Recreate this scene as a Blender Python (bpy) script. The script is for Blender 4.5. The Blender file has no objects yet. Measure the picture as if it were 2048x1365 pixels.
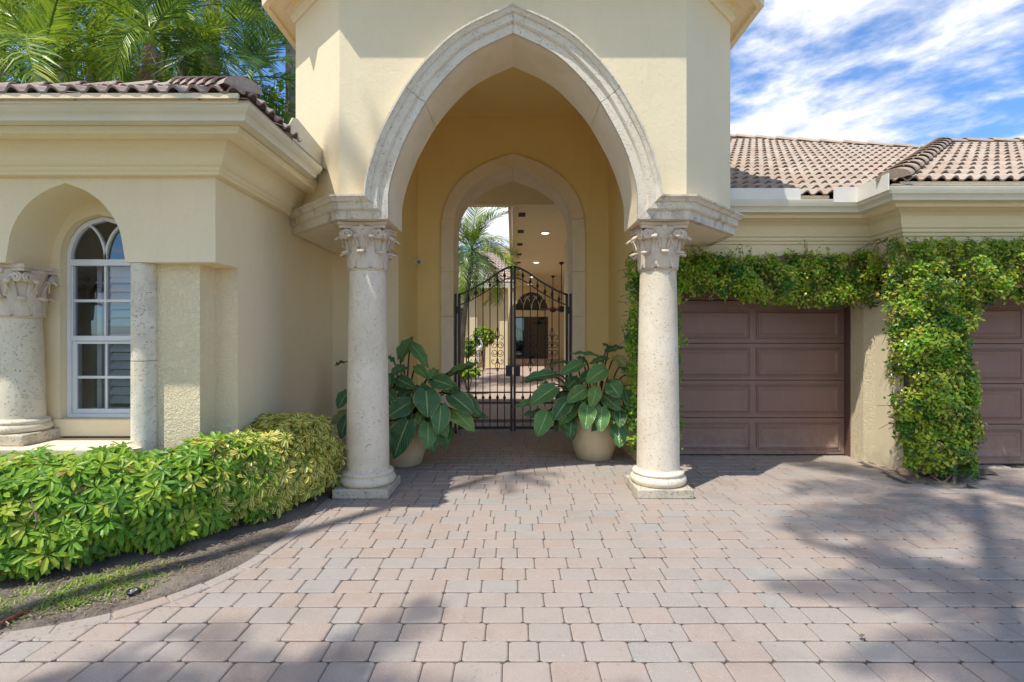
import bpy, bmesh, math, random
import numpy as np
from mathutils import Vector, Matrix, Quaternion
R = math.radians
random.seed(7); rng = np.random.default_rng(7)
SC = bpy.context.scene
COL = SC.collection

# ------------------------------------------------------------------ camera
cd = bpy.data.cameras.new("camera"); cam = bpy.data.objects.new("camera", cd); COL.objects.link(cam)
cd.sensor_width = 36; cd.lens = 18; cd.clip_end = 3000; cd.clip_start = .05
cd.shift_x = -2/2048; cd.shift_y = -4.5/2048
cam.location = (0, 0, 1.5); cam.rotation_euler = (R(90), 0, 0)
SC.camera = cam

# ------------------------------------------------------------------ light
SUN_TRAVEL = Vector((.326, .310, -.893)).normalized()
sd = bpy.data.lights.new("sun", 'SUN'); so = bpy.data.objects.new("sun", sd); COL.objects.link(so)
sd.energy = 2.65; sd.angle = R(.55); sd.color = (1, .955, .88)
so.rotation_euler = SUN_TRAVEL.to_track_quat('-Z', 'Y').to_euler(); so.location = (-10, -10, 30)
W = bpy.data.worlds.new("World"); SC.world = W; W.use_nodes = True
wt = W.node_tree; wt.nodes.clear()
def wn(t, **k):
    n = wt.nodes.new(t)
    for a, b in k.items(): setattr(n, a, b)
    return n
sky = wn('ShaderNodeTexSky', sky_type='NISHITA', sun_disc=False)
sky.sun_elevation = math.asin(-SUN_TRAVEL.z); sky.sun_rotation = math.atan2(-SUN_TRAVEL.x, -SUN_TRAVEL.y)
sky.air_density = 1.0; sky.dust_density = 0.0; sky.ozone_density = 3.5
bgs = wn('ShaderNodeBackground'); bgs.inputs[1].default_value = .15
bgc = wn('ShaderNodeBackground'); bgc.inputs[1].default_value = 1.12
out = wn('ShaderNodeOutputWorld'); mixw = wn('ShaderNodeMixShader')
tc = wn('ShaderNodeTexCoord'); sep = wn('ShaderNodeSeparateXYZ'); wt.links.new(tc.outputs['Generated'], sep.inputs[0])
def wm(op, a, b=None, clamp=False):
    n = wn('ShaderNodeMath', operation=op); n.use_clamp = clamp
    for i, v in enumerate((a, b)):
        if v is None: continue
        if isinstance(v, (int, float)): n.inputs[i].default_value = v
        else: wt.links.new(v, n.inputs[i])
    return n.outputs[0]
zz = wm('ADD', wm('MAXIMUM', sep.outputs[2], 0.0), .12)
cx = wm('DIVIDE', sep.outputs[0], zz); cy = wm('DIVIDE', sep.outputs[1], zz)
cmb = wn('ShaderNodeCombineXYZ'); wt.links.new(cx, cmb.inputs[0]); wt.links.new(cy, cmb.inputs[1])
CLOUD_OFF = (9.0, 1.0, 7.0)
m0 = wn('ShaderNodeMapping'); wt.links.new(cmb.outputs[0], m0.inputs[0]); m0.inputs['Rotation'].default_value = (0, 0, R(38))
mp = wn('ShaderNodeMapping'); wt.links.new(m0.outputs[0], mp.inputs[0])
mp.inputs['Location'].default_value = CLOUD_OFF; mp.inputs['Rotation'].default_value = (0, 0, R(35)); mp.inputs['Scale'].default_value = (1.0, 1.22, 1)
n1 = wn('ShaderNodeTexNoise'); n1.inputs['Scale'].default_value = .55; n1.inputs['Detail'].default_value = 2
n2 = wn('ShaderNodeTexNoise'); n2.inputs['Scale'].default_value = 3.2; n2.inputs['Detail'].default_value = 9; n2.inputs['Roughness'].default_value = .58; n2.inputs['Distortion'].default_value = .1
wt.links.new(mp.outputs[0], n1.inputs['Vector']); wt.links.new(mp.outputs[0], n2.inputs['Vector'])
cl = wm('ADD', wm('MULTIPLY', n1.outputs['Fac'], 1.25), wm('MULTIPLY', n2.outputs['Fac'], .85))
mr = wn('ShaderNodeMapRange'); mr.interpolation_type = 'SMOOTHSTEP'
mr.inputs['From Min'].default_value = .957; mr.inputs['From Max'].default_value = 1.20
wt.links.new(cl, mr.inputs['Value'])
cfac = wm('MULTIPLY', mr.outputs[0], .93)
cr = wn('ShaderNodeMapRange'); cr.inputs['From Min'].default_value = .3; cr.inputs['From Max'].default_value = .75
cr.inputs['To Min'].default_value = .50; cr.inputs['To Max'].default_value = .86
wt.links.new(n2.outputs['Fac'], cr.inputs['Value'])
ccol = wn('ShaderNodeMix', data_type='RGBA', blend_type='MULTIPLY'); ccol.inputs[0].default_value = 1
ccol.inputs[6].default_value = (.90, .90, .93, 1); wt.links.new(cr.outputs[0], ccol.inputs[7])
wt.links.new(ccol.outputs[2], bgc.inputs[0])
stn = wn('ShaderNodeMix', data_type='RGBA', blend_type='MULTIPLY'); stn.inputs[0].default_value = 1; stn.inputs[7].default_value = (.52, .70, .88, 1)
wt.links.new(sky.outputs[0], stn.inputs[6]); wt.links.new(stn.outputs[2], bgs.inputs[0])
wt.links.new(cfac, mixw.inputs[0]); wt.links.new(bgs.outputs[0], mixw.inputs[1]); wt.links.new(bgc.outputs[0], mixw.inputs[2])
wt.links.new(mixw.outputs[0], out.inputs[0])
SC.view_settings.view_transform = 'Standard'; SC.view_settings.look = 'None'
SC.view_settings.exposure = .82; SC.view_settings.gamma = 1; SC.view_settings.use_curve_mapping = False
SC.cycles.max_bounces = 10; SC.cycles.diffuse_bounces = 8; SC.cycles.transparent_max_bounces = 8
SC.cycles.use_denoising = True

# ------------------------------------------------------------------ helpers
def P(px, py, Y):
    "point seen at photograph pixel (px, py), at distance Y"
    return Vector(((px-1026)/1024*Y, Y, 1.5-(py-678)/1024*Y))

def setp(o, parent):
    if parent is not None:
        o.parent = parent
        o.matrix_parent_inverse = Matrix.Translation(-Vector(ROOTLOC.get(parent.name, (0, 0, 0))))
ROOTLOC = {}
def link(o, parent=None):
    COL.objects.link(o); setp(o, parent); return o
def tag(o, label=None, cat=None, group=None, kind=None):
    if label: o['label'] = label
    if cat: o['category'] = cat
    if group: o['group'] = group
    if kind: o['kind'] = kind
    return o
def thing(name, label, cat, loc=(0, 0, 0), group=None):
    o = bpy.data.objects.new(name, None); COL.objects.link(o); o.location = loc; o.empty_display_size = .2
    ROOTLOC[o.name] = tuple(loc)
    return tag(o, label, cat, group)

class MB:
    def __init__(s): s.v = []; s.f = []; s.t = []; s.uv = []
    def add(s, vs, fs, tint=0.0, uvs=None):
        b = len(s.v); s.v += [tuple(p) for p in vs]; s.f += [tuple(b+i for i in f) for f in fs]; s.t += [tint]*len(fs)
        if uvs is not None: s.uv += list(uvs)
        elif s.uv: s.uv += [(0, 0)]*len(vs)
    def quad(s, a, b, c, d, tint=0): s.add([a, b, c, d], [(0, 1, 2, 3)], tint)
    def box(s, x0, x1, y0, y1, z0, z1, tint=0):
        v = [(x, y, z) for z in (z0, z1) for y in (y0, y1) for x in (x0, x1)]
        s.add(v, [(0, 2, 3, 1), (4, 5, 7, 6), (0, 1, 5, 4), (2, 6, 7, 3), (0, 4, 6, 2), (1, 3, 7, 5)], tint)
    def tube(s, pts, r, n=6, tint=0, cap=True):
        pts = [Vector(p) for p in pts]; m = len(pts)
        rs = r if isinstance(r, (list, tuple)) else [r]*m
        vs = []; ref = Vector((0, 0, 1))
        for i, p in enumerate(pts):
            t = (pts[min(i+1, m-1)]-pts[max(i-1, 0)]).normalized()
            if abs(t.dot(ref)) > .95: ref = Vector((1, 0, 0)) if abs(t.x) < .9 else Vector((0, 1, 0))
            a = t.cross(ref).normalized(); b = t.cross(a)
            for k in range(n):
                w = 2*math.pi*k/n; vs.append(p+(a*math.cos(w)+b*math.sin(w))*rs[i])
        fs = [(i*n+k, i*n+(k+1) % n, (i+1)*n+(k+1) % n, (i+1)*n+k) for i in range(m-1) for k in range(n)]
        if cap: fs += [tuple(range(n))[::-1], tuple((m-1)*n+k for k in range(n))]
        s.add(vs, fs, tint)
    def lathe(s, prof, c, n=32, tint=0):
        vs = [(c[0]+r*math.cos(2*math.pi*k/n), c[1]+r*math.sin(2*math.pi*k/n), c[2]+z) for r, z in prof for k in range(n)]
        m = len(prof)
        fs = [(i*n+k, i*n+(k+1) % n, (i+1)*n+(k+1) % n, (i+1)*n+k) for i in range(m-1) for k in range(n)]
        fs += [tuple(range(n))[::-1], tuple((m-1)*n+k for k in range(n))]
        s.add(vs, fs, tint)
    def prism(s, poly, z0, z1, tint=0):
        n = len(poly)
        v = [(x, y, z0) for x, y in poly]+[(x, y, z1) for x, y in poly]
        s.add(v, [tuple(range(n))[::-1], tuple(range(n, 2*n))]+[(i, (i+1) % n, n+(i+1) % n, n+i) for i in range(n)], tint)
    def mesh(s, name, mat, smooth=False):
        me = bpy.data.meshes.new(name); me.from_pydata(s.v, [], s.f); me.materials.append(mat)
        at = me.attributes.new('tint', 'FLOAT', 'FACE'); at.data.foreach_set('value', np.array(s.t, dtype=np.float32))
        if s.uv:
            uvl = me.uv_layers.new(name='UVMap'); li = np.empty(len(me.loops), dtype=np.int32); me.loops.foreach_get('vertex_index', li)
            uvl.data.foreach_set('uv', np.array(s.uv, dtype=np.float32)[li].ravel())
        if smooth: me.polygons.foreach_set('use_smooth', [True]*len(me.polygons))
        me.update(); return me
    def build(s, name, mat, parent=None, smooth=False, bevel=0, auto=0, segs=2):
        me = s.mesh(name, mat, smooth); o = bpy.data.objects.new(name, me)
        link(o, parent)
        if auto:
            me.polygons.foreach_set('use_smooth', [True]*len(me.polygons)); me.set_sharp_from_angle(angle=R(auto))
        if bevel:
            b = o.modifiers.new('bevel', 'BEVEL'); b.width = bevel; b.segments = segs; b.limit_method = 'ANGLE'; b.angle_limit = R(40)
        return o

def spline(pts, n=8):
    "Catmull-Rom through pts"
    P_ = [Vector(p) for p in pts]; o = []
    for i in range(len(P_)-1):
        p0 = P_[i-1] if i else P_[0]*2-P_[1]; p1 = P_[i]; p2 = P_[i+1]; p3 = P_[i+2] if i+2 < len(P_) else P_[-1]*2-P_[-2]
        for k in range(n):
            t = k/n
            o.append(.5*((2*p1)+(p2-p0)*t+(2*p0-5*p1+4*p2-p3)*t*t+(3*p1-p0-3*p2+p3)*t**3))
    o.append(P_[-1]); return o

def sweep(name, prof, path, mat, parent, side=1, tint=0, ends=True, **kw):
    "extrude profile (d outwards, z) along plan path with mitred corners; side=+1: outwards is to the right of travel"
    pts = [Vector((x, y)) for x, y in path]; m = len(pts); offs = []
    for i in range(m):
        ds = []
        if i > 0: ds.append((pts[i]-pts[i-1]).normalized())
        if i < m-1: ds.append((pts[i+1]-pts[i]).normalized())
        ns = [Vector((d.y, -d.x))*side for d in ds]
        n = sum(ns, Vector((0, 0))).normalized(); n = n/max(.3, n.dot(ns[0])); offs.append(n)
    M = MB(); k = len(prof)
    vs = [(pts[i].x+offs[i].x*d, pts[i].y+offs[i].y*d, z) for i in range(m) for d, z in prof]
    fs = [(i*k+j, (i+1)*k+j, (i+1)*k+(j+1) % k, i*k+(j+1) % k) for i in range(m-1) for j in range(k)]
    if ends: fs += [tuple(range(k)), tuple((m-1)*k+j for j in range(k))[::-1]]
    M.add(vs, fs, tint)
    o = M.build(name, mat, parent, **kw)
    bm = bmesh.new(); bm.from_mesh(o.data); bmesh.ops.recalc_face_normals(bm, faces=bm.faces); bm.to_mesh(o.data); bm.free()
    return o

# ------------------------------------------------------------------ materials
class NT:
    def __init__(s, name, rough=.7, spec=.5):
        s.m = bpy.data.materials.new(name); s.m.use_nodes = True; s.t = s.m.node_tree
        s.b = s.t.nodes['Principled BSDF']; s.b.inputs['Roughness'].default_value = rough
        s.b.inputs['Specular IOR Level'].default_value = spec
        s.co = s.n('ShaderNodeTexCoord').outputs['Object']; s.h = None
    def n(s, t, **k):
        n = s.t.nodes.new(t)
        for a, b in k.items(): setattr(n, a, b)
        return n
    def put(s, sock, v):
        if v is None: return
        if isinstance(v, bpy.types.NodeSocket): s.t.links.new(v, sock)
        else:
            if isinstance(v, tuple) and len(v) == 3 and sock.type == 'RGBA': v = (*v, 1)
            sock.default_value = v
    def noise(s, sc, det=4, rough=.55, co=None, dist=0, out='Fac'):
        n = s.n('ShaderNodeTexNoise'); s.put(n.inputs['Vector'], co or s.co)
        n.inputs['Scale'].default_value = sc; n.inputs['Detail'].default_value = det; n.inputs['Roughness'].default_value = rough; n.inputs['Distortion'].default_value = dist
        return n.outputs[out]
    def voro(s, sc, feat='F1', co=None, out='Distance', rnd=1):
        n = s.n('ShaderNodeTexVoronoi', feature=feat); s.put(n.inputs['Vector'], co or s.co); n.inputs['Scale'].default_value = sc
        n.inputs['Randomness'].default_value = rnd
        return n.outputs[out]
    def mapr(s, v, a, b, c=0., d=1., smooth=False):
        n = s.n('ShaderNodeMapRange'); s.put(n.inputs['Value'], v)
        if smooth: n.interpolation_type = 'SMOOTHSTEP'
        for k, x in zip(('From Min', 'From Max', 'To Min', 'To Max'), (a, b, c, d)): n.inputs[k].default_value = x
        return n.outputs[0]
    def mul(s, a, b, op='MULTIPLY', clamp=False):
        n = s.n('ShaderNodeMath', operation=op); n.use_clamp = clamp; s.put(n.inputs[0], a); s.put(n.inputs[1], b); return n.outputs[0]
    def mix(s, f, a, b, blend='MIX'):
        n = s.n('ShaderNodeMix', data_type='RGBA', blend_type=blend); s.put(n.inputs[0], f); s.put(n.inputs[6], a); s.put(n.inputs[7], b); return n.outputs[2]
    def ramp(s, f, stops):
        n = s.n('ShaderNodeValToRGB'); s.put(n.inputs[0], f); e = n.color_ramp.elements
        while len(e) < len(stops): e.new(.5)
        for x, (p, c) in zip(e, stops): x.position = p; x.color = (*c, 1)
        return n.outputs[0]
    def scale(s, v):
        n = s.n('ShaderNodeMapping'); s.put(n.inputs[0], s.co); n.inputs['Scale'].default_value = v; return n.outputs[0]
    def attr(s, name='tint'):
        n = s.n('ShaderNodeAttribute'); n.attribute_name = name; return n.outputs['Fac']
    def rnd(s):
        "random value per face tint plus per object"
        return s.mul(s.mul(s.attr(), s.n('ShaderNodeObjectInfo').outputs['Random'], 'ADD'), 1.0, 'FRACT')
    def bump(s, h, dist=.01, strength=1.):
        n = s.n('ShaderNodeBump'); s.put(n.inputs['Height'], h); n.inputs['Distance'].default_value = dist; n.inputs['Strength'].default_value = strength
        if s.h is not None: s.put(n.inputs['Normal'], s.h)
        s.h = n.outputs[0]; s.put(s.b.inputs['Normal'], s.h)
    def col(s, c): s.put(s.b.inputs['Base Color'], c); return s
    def translucent(s, c, f):
        tr = s.n('ShaderNodeBsdfTranslucent'); s.put(tr.inputs[0], c)
        mx = s.n('ShaderNodeMixShader'); mx.inputs[0].default_value = f
        s.put(mx.inputs[1], s.b.outputs[0]); s.put(mx.inputs[2], tr.outputs[0])
        s.put(s.t.nodes['Material Output'].inputs[0], mx.outputs[0])

def m_stucco(name, c, bumpy=0.0, stain=.5):
    t = NT(name, .85, .25)
    big = t.noise(.8, 5, .6); med = t.noise(5, 4, .6, co=t.scale((1, 1, .35)))
    dark = tuple(x*.80 for x in c[:2])+(c[2]*.72,)
    k = t.mix(t.mapr(big, .38, .72, 0, stain*.6), c, dark)
    k = t.mix(t.mapr(med, .5, .8, 0, stain*.35), k, (c[0]*.78, c[1]*.80, c[2]*.84))
    k = t.mix(t.mapr(t.noise(60, 3), .3, .7, 0, .2), k, (c[0]*.8, c[1]*.78, c[2]*.7))
    k = t.mix(t.mul(t.mapr(t.noise(7, 6, .7, co=t.scale((1, 1, .10))), .56, .80), .28*stain), k, (c[0]*.55, c[1]*.52, c[2]*.46))
    k = t.mix(t.mapr(t.noise(17, 5, .7), .66, .74, 0, .22), k, (c[0]*.7, c[1]*.66, c[2]*.58))
    # grey splash-back and dirt near the ground
    sz = t.n('ShaderNodeSeparateXYZ'); t.put(sz.inputs[0], t.co)
    low = t.mul(t.mapr(sz.outputs[2], 0, .35, 1, 0), t.mapr(t.noise(7, 5), .35, .65))
    k = t.mix(t.mul(low, .45), k, (.30, .27, .21))
    t.col(k)
    t.bump(t.noise(150, 3), .002, .7); t.bump(t.noise(20, 4, .6, dist=.8), .006, .55)
    t.bump(t.noise(1.6, 2), .02, .25)
    if bumpy:
        w = t.noise(38, 3, .5, dist=1.6)
        t.bump(t.mapr(w, .42, .6, 0, 1, True), .006*bumpy, .85)
    return t.m
CREAM = (.87, .74, .50)
M_stucco = m_stucco('stucco_cream', CREAM)
M_stucco_bounce = m_stucco('stucco_cream_bounce', (.90, .72, .33))  # exterior cream with the vestibule's warm bounced light painted into the colour
M_stucco_t = m_stucco('stucco_textured', (.86, .73, .48), .8)
M_trim = m_stucco('cornice_cream', (.87, .75, .50), 0, .35)

def m_stone(name, c, pit=1.0, mildew=.5, up=0):
    t = NT(name, .9, .2)
    big = t.noise(2.2, 5, .6)
    k = t.mix(t.mapr(big, .4, .7, 0, .6), c, (c[0]*.83, c[1]*.78, c[2]*.68))
    pores = t.mapr(t.voro(62, co=t.scale((.8, .8, 1.4))), .08, .30, 1, 0); sel = t.mapr(t.noise(24, 3), .44, .54)
    p = t.mul(pores, sel)
    big_p = t.mul(t.mapr(t.voro(30, co=t.scale((.7, .7, 1.5))), .06, .22, 1, 0), t.mapr(t.noise(9, 3), .45, .6)); p = t.mul(p, big_p, 'MAXIMUM')
    k = t.mix(t.mul(p, min(1, .72*pit)), k, (.19, .155, .11))
    k = t.mix(t.mul(t.mapr(t.noise(3.3, 6, .65, co=t.scale((1.2, 1.2, .8))), .52, .78), mildew), k, (.17, .165, .15))
    if mildew > .6:
        st = t.mapr(t.noise(9, 6, .7, co=t.scale((1, 1, .12))), .55, .75)
        k = t.mix(t.mul(st, .5*mildew), k, (.12, .115, .105))
    t.col(k)
    t.bump(t.mul(p, -1.), .009*pit, 1); t.bump(t.noise(90, 4), .0025, .6); t.bump(t.noise(12, 3), .004, .5)
    return t.m
M_coral = m_stone('coral_stone', (.78, .69, .54), .75, .16)
M_coral_rough = m_stone('coral_stone_weathered', (.60, .54, .42), 1.3, .85)
M_arch = m_stone('arch_stone', (.78, .71, .575), .8, .50)
M_arch_in = m_stone('arch_stone_smooth', (.86, .745, .56), .15, .12)
M_capital = m_stone('capital_stone', (.72, .62, .50), .25, .25)
M_imp = m_stone('impost_stone', (.74, .66, .53), .7, 1.25)

def m_paver():
    t = NT('paver', .88, .25)
    r = t.rnd()
    k = t.ramp(r, [(0, (.37, .285, .225)), (.15, (.375, .295, .24)), (.32, (.385, .31, .258)), (.5, (.365, .31, .262)), (.68, (.345, .302, .262)), (.84, (.375, .315, .262)), (.93, (.345, .315, .28)), (1, (.32, .31, .28))])
    gp = t.n('ShaderNodeNewGeometry').outputs['Position']
    k = t.mix(t.mapr(t.noise(6, 4, .6, co=gp), .35, .7, 0, .5), k, (.40, .34, .295))
    k = t.mix(t.mapr(t.noise(260, 2, .5, co=gp), .6, .75, 0, .55), k, (.78, .74, .70))
    k = t.mix(t.mapr(t.noise(200, 2, .5, co=gp), .30, .42, .5, 0), k, (.22, .17, .14))
    k = t.mix(t.mapr(t.noise(1.3, 5, .65, co=gp), .5, .75, 0, .35), k, (.22, .18, .155))
    k = t.mix(t.mapr(t.noise(9, 6, .75, co=gp), .62, .72, 0, .5), k, (.20, .165, .14))
    k = t.mix(t.mapr(t.noise(31, 4, .7, co=gp), .66, .72, 0, .6), k, (.55, .50, .45))
    t.col(k)
    t.bump(t.noise(220, 3, co=gp), .002, .7)
    return t.m
M_paver = m_paver()
def m_simple(name, c, rough=.6, var=.15, sc=8, bump=0, bsc=40, spec=.5, metal=0):
    t = NT(name, rough, spec); d = tuple(x*(1-var*2) for x in c)
    t.col(t.mix(t.mapr(t.noise(sc, 5), .35, .7), c, d)); t.b.inputs['Metallic'].default_value = metal
    if bump: t.bump(t.noise(bsc, 4), bump, .8)
    return t.m
M_joint = m_simple('joint_sand', (.10, .085, .07), .95, .2, 20, .004)
M_ground = m_simple('lawn_soil', (.09, .12, .035), .95, .3, .4, .01)
def m_doorm():
    t = NT('garage_door_brown', .5, .4); c = (.27, .16, .122)
    k = t.mix(t.mapr(t.noise(2.2, 6, .7), .35, .7, 0, .5), c, (c[0]*.72, c[1]*.72, c[2]*.74))
    sz = t.n('ShaderNodeSeparateXYZ'); t.put(sz.inputs[0], t.co)
    k = t.mix(t.mul(t.mapr(sz.outputs[2], 0, .5, .55, 0), t.mapr(t.noise(14, 6, .7), .35, .65)), k, (.36, .30, .26))
    k = t.mix(t.mapr(t.noise(20, 5, .7, co=t.scale((1, 1, .08))), .58, .75, 0, .25), k, (.42, .33, .29))
    t.col(k); t.bump(t.noise(240, 2), .0008, .6); return t.m
M_door = m_doorm()
M_doorframe = m_simple('door_frame_brown', (.18, .095, .072), .45, .1, 3)
M_iron = m_simple('wrought_iron', (.035, .028, .025), .42, .2, 30, .0006, 120)
M_gutter = m_simple('gutter_cream', (.72, .665, .50), .45, .05, 3)
M_flash = m_simple('flashing_cream', (.78, .74, .64), .5, .04, 4)
M_white = m_simple('white_vinyl', (.76, .78, .80), .35, .04, 5)
M_pot = m_stone('glazed_pot', (.62, .50, .31), .05, .12); M_pot.node_tree.nodes['Principled BSDF'].inputs['Roughness'].default_value = .35
M_bark = m_simple('palm_trunk', (.30, .26, .21), .9, .25, 6, .01, 18)
M_wood = m_simple('vine_wood', (.20, .15, .11), .9, .3, 10, .006, 40)
M_dark = m_simple('dark_interior', (.02, .02, .022), .8, .1)
M_shutter = m_simple('shutter_white', (.78, .80, .84), .5, .06, 4)
M_plaque = m_simple('lamp_metal', (.55, .53, .50), .35, .2, 30)
M_rust = m_simple('rusty_pipe', (.22, .06, .03), .6, .3, 30, .002)
M_black = m_simple('black_plastic', (.025, .025, .027), .45, .2, 30)
M_rock = m_simple('tan_rock', (.52, .34, .21), .9, .28, 12, .012, 14)
M_rope = m_simple('bed_mulch_bit', (.16, .11, .075), .9, .3, 30)
def m_soil():
    t = NT('soil', .97, .1)
    k = t.mix(t.mapr(t.noise(3, 6, .7), .38, .62), (.13, .108, .088), (.30, .25, .20))
    k = t.mix(t.mapr(t.noise(60, 4, .7), .5, .62), k, (.28, .235, .19))
    k = t.mix(t.mapr(t.voro(70), 0, .25, .7, 0), k, (.035, .03, .025)); t.col(k)
    t.bump(t.noise(55, 5, .7), .02, 1); return t.m
M_soil = m_soil()
def m_tile(name='roof_tile', c1=(.43, .315, .235), c2=(.50, .41, .32)):
    t = NT(name, .8, .3); r = t.rnd()
    k = t.ramp(r, [(0, c1), (.35, (c1[0]*1.08, c1[1]*1.12, c1[2]*1.12)), (.7, c2), (1, (c2[0]*.86, c2[1]*.88, c2[2]*.9))])
    gp = t.n('ShaderNodeNewGeometry').outputs['Position']
    k = t.mix(t.mapr(t.noise(3, 6, .7, co=gp), .42, .68, 0, .6), k, (.30, .235, .185))
    k = t.mix(t.mapr(t.noise(40, 4, .6, co=gp), .55, .7, 0, .5), k, (.60, .52, .44))
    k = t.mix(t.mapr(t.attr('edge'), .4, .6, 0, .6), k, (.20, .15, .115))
    t.col(k); t.bump(t.noise(70, 4, co=gp), .003, .6); return t.m
M_tile = m_tile()
M_tile_old = m_tile('roof_tile_weathered', (.36, .25, .21), (.46, .38, .32))

def m_glass():
    t = NT('window_glass', .03, .6); t.col((.05, .06, .07)); b = t.b
    gl = t.n('ShaderNodeBsdfGlossy'); gl.inputs['Roughness'].default_value = .01; gl.inputs[0].default_value = (.9, .95, 1, 1)
    tr = t.n('ShaderNodeBsdfTransparent'); tr.inputs[0].default_value = (.72, .76, .80, 1)
    fr = t.n('ShaderNodeFresnel'); fr.inputs[0].default_value = 1.6
    mx = t.n('ShaderNodeMixShader'); t.put(mx.inputs[0], t.mul(fr.outputs[0], .07, 'ADD')); t.put(mx.inputs[1], tr.outputs[0]); t.put(mx.inputs[2], gl.outputs[0])
    t.put(t.t.nodes['Material Output'].inputs[0], mx.outputs[0]); return t.m
M_glass = m_glass()
def m_leaf(name, stops, rough=.35, trans=.35, tcol=None, uvmode=None, edge=(.5, .42, .08), spec=.5):
    t = NT(name, rough, spec); r = t.rnd(); k = t.ramp(r, stops)
    if uvmode:
        uv = t.n('ShaderNodeUVMap').outputs[0]; s = t.n('ShaderNodeSeparateXYZ'); t.put(s.inputs[0], uv)
        u = s.outputs[0]; v = s.outputs[1]; au = t.mul(u, 0, 'ADD'); ab = t.n('ShaderNodeMath', operation='ABSOLUTE'); t.put(ab.inputs[0], u); au = ab.outputs[0]
        if uvmode == 'variegated':
            nz = t.noise(24, 2, co=t.n('ShaderNodeNewGeometry').outputs['Position'])
            f = t.mapr(t.mul(au, t.mul(nz, .5, 'SUBTRACT'), 'ADD'), .30, .42)
            k = t.mix(t.mul(f, t.mapr(r, 0, .2, .4, 1)), k, edge)
        if uvmode == 'philodendron':
            wv = t.mul(t.mul(v, t.mul(au, .45), 'SUBTRACT'), 60); sn = t.n('ShaderNodeMath', operation='SINE'); t.put(sn.inputs[0], wv)
            k = t.mix(t.mapr(sn.outputs[0], .2, 1, 0, .35), k, (.13, .26, .10))
            k = t.mix(t.mul(t.mapr(au, .84, .96, 0, .9), t.mapr(t.noise(9, 4, co=t.n('ShaderNodeNewGeometry').outputs['Position']), .40, .58)), k, edge)
            k = t.mix(t.mul(t.mapr(au, .90, .98, 0, 1), t.mapr(t.noise(16, 3, co=t.n('ShaderNodeNewGeometry').outputs['Position']), .56, .64)), k, (.30, .19, .09))
            k = t.mix(t.mapr(au, .03, .075, .9, 0), k, (.42, .52, .17))
            t.bump(sn.outputs[0], .004, .6)
            bf = t.n('ShaderNodeNewGeometry').outputs['Backfacing']
            k = t.mix(t.mul(bf, .7), k, (.16, .13, .06))
    t.col(k)
    tc_ = t.mix(.5, k, tcol or (.25, .38, .03)); t.translucent(tc_, trans); return t.m
M_schef = m_leaf('green_leaf', [(0, (.07, .20, .018)), (.3, (.16, .36, .025)), (.6, (.26, .44, .03)), (.85, (.38, .52, .035)), (.97, (.48, .52, .06)), (1, (.36, .22, .08))], .42, .35)
M_varieg = m_leaf('variegated_leaf', [(0, (.10, .24, .03)), (.5, (.18, .34, .04)), (1, (.38, .46, .06))], .35, .3, (.55, .46, .06), 'variegated', (.90, .76, .20))
M_vine = m_leaf('vine_leaf', [(0, (.05, .14, .012)), (.3, (.10, .26, .02)), (.55, (.20, .40, .028)), (.78, (.36, .50, .035)), (.95, (.52, .54, .06)), (1, (.34, .16, .06))], .28, .35)
M_philo = m_leaf('philodendron_leaf', [(0, (.045, .13, .05)), (.4, (.08, .20, .065)), (.8, (.13, .29, .08)), (.93, (.24, .38, .09)), (1, (.42, .38, .12))], .24, .15, (.12, .22, .03), 'philodendron', (.42, .36, .08))
M_frond = m_leaf('palm_frond', [(0, (.08, .18, .018)), (.4, (.18, .34, .025)), (.75, (.36, .50, .035)), (1, (.55, .55, .08))], .35, .4, (.35, .42, .04))
M_frond_b = m_leaf('palm_frond_dark', [(0, (.03, .08, .025)), (.5, (.07, .16, .035)), (1, (.16, .28, .05))], .3, .2, (.15, .25, .04))
M_frond_dead = m_leaf('palm_frond_dead', [(0, (.22, .13, .06)), (.5, (.36, .25, .13)), (1, (.48, .38, .20))], .7, .2, (.4, .25, .1))
M_grass = m_leaf('grass', [(0, (.12, .22, .03)), (.5, (.25, .42, .05)), (.8, (.42, .48, .09)), (1, (.55, .46, .25))], .5, .3)
M_stem = m_simple('dark_stem', (.06, .022, .018), .4, .2, 20)
M_litter = m_leaf('dry_litter', [(0, (.12, .08, .05)), (.5, (.30, .22, .14)), (1, (.45, .36, .25))], .8, .1)

# ------------------------------------------------------------------ ground
def struct(o, name=None): o['kind'] = 'structure'; return o
m = MB(); m.quad((-400, -400, -.06), (400, -400, -.06), (400, 400, -.06), (-400, 400, -.06)); struct(m.build('ground', M_ground))

def edge_curve():
    pts = [(-4.8, 2.44, 0), (-3.4, 2.53, 0), (-2.90, 2.57, 0), (-2.576, 2.62, 0), (-2.267, 2.747, 0), (-2.06, 2.92, 0), (-1.90, 3.137, 0), (-1.79, 3.446, 0), (-1.736, 3.84, 0), (-1.725, 4.35, 0), (-1.74, 4.75, 0)]
    return spline(pts, 6)
BED = edge_curve()
BED_POLY = [(p.x, p.y) for p in BED]+[(-1.74, 5.4), (-2.3, 5.4), (-2.3, 6.9), (-6, 6.9), (-6, 2.44)]
BED2 = spline([(4.26, 6.24, 0), (4.20, 5.85, 0), (4.14, 5.50, 0), (4.22, 5.26, 0), (4.42, 5.16, 0), (4.62, 5.22, 0), (4.78, 5.40, 0), (5.1, 5.62, 0)], 5)
BED2_POLY = [(p.x, p.y) for p in BED2]+[(5.4, 5.7), (5.4, 6.1), (4.3, 6.3)]
def inside(poly, x, y):
    c = False; n = len(poly)
    for i in range(n):
        x0, y0 = poly[i]; x1, y1 = poly[(i+1) % n]
        if (y0 > y) != (y1 > y) and x < (x1-x0)*(y-y0)/(y1-y0)+x0: c = not c
    return c
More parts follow.
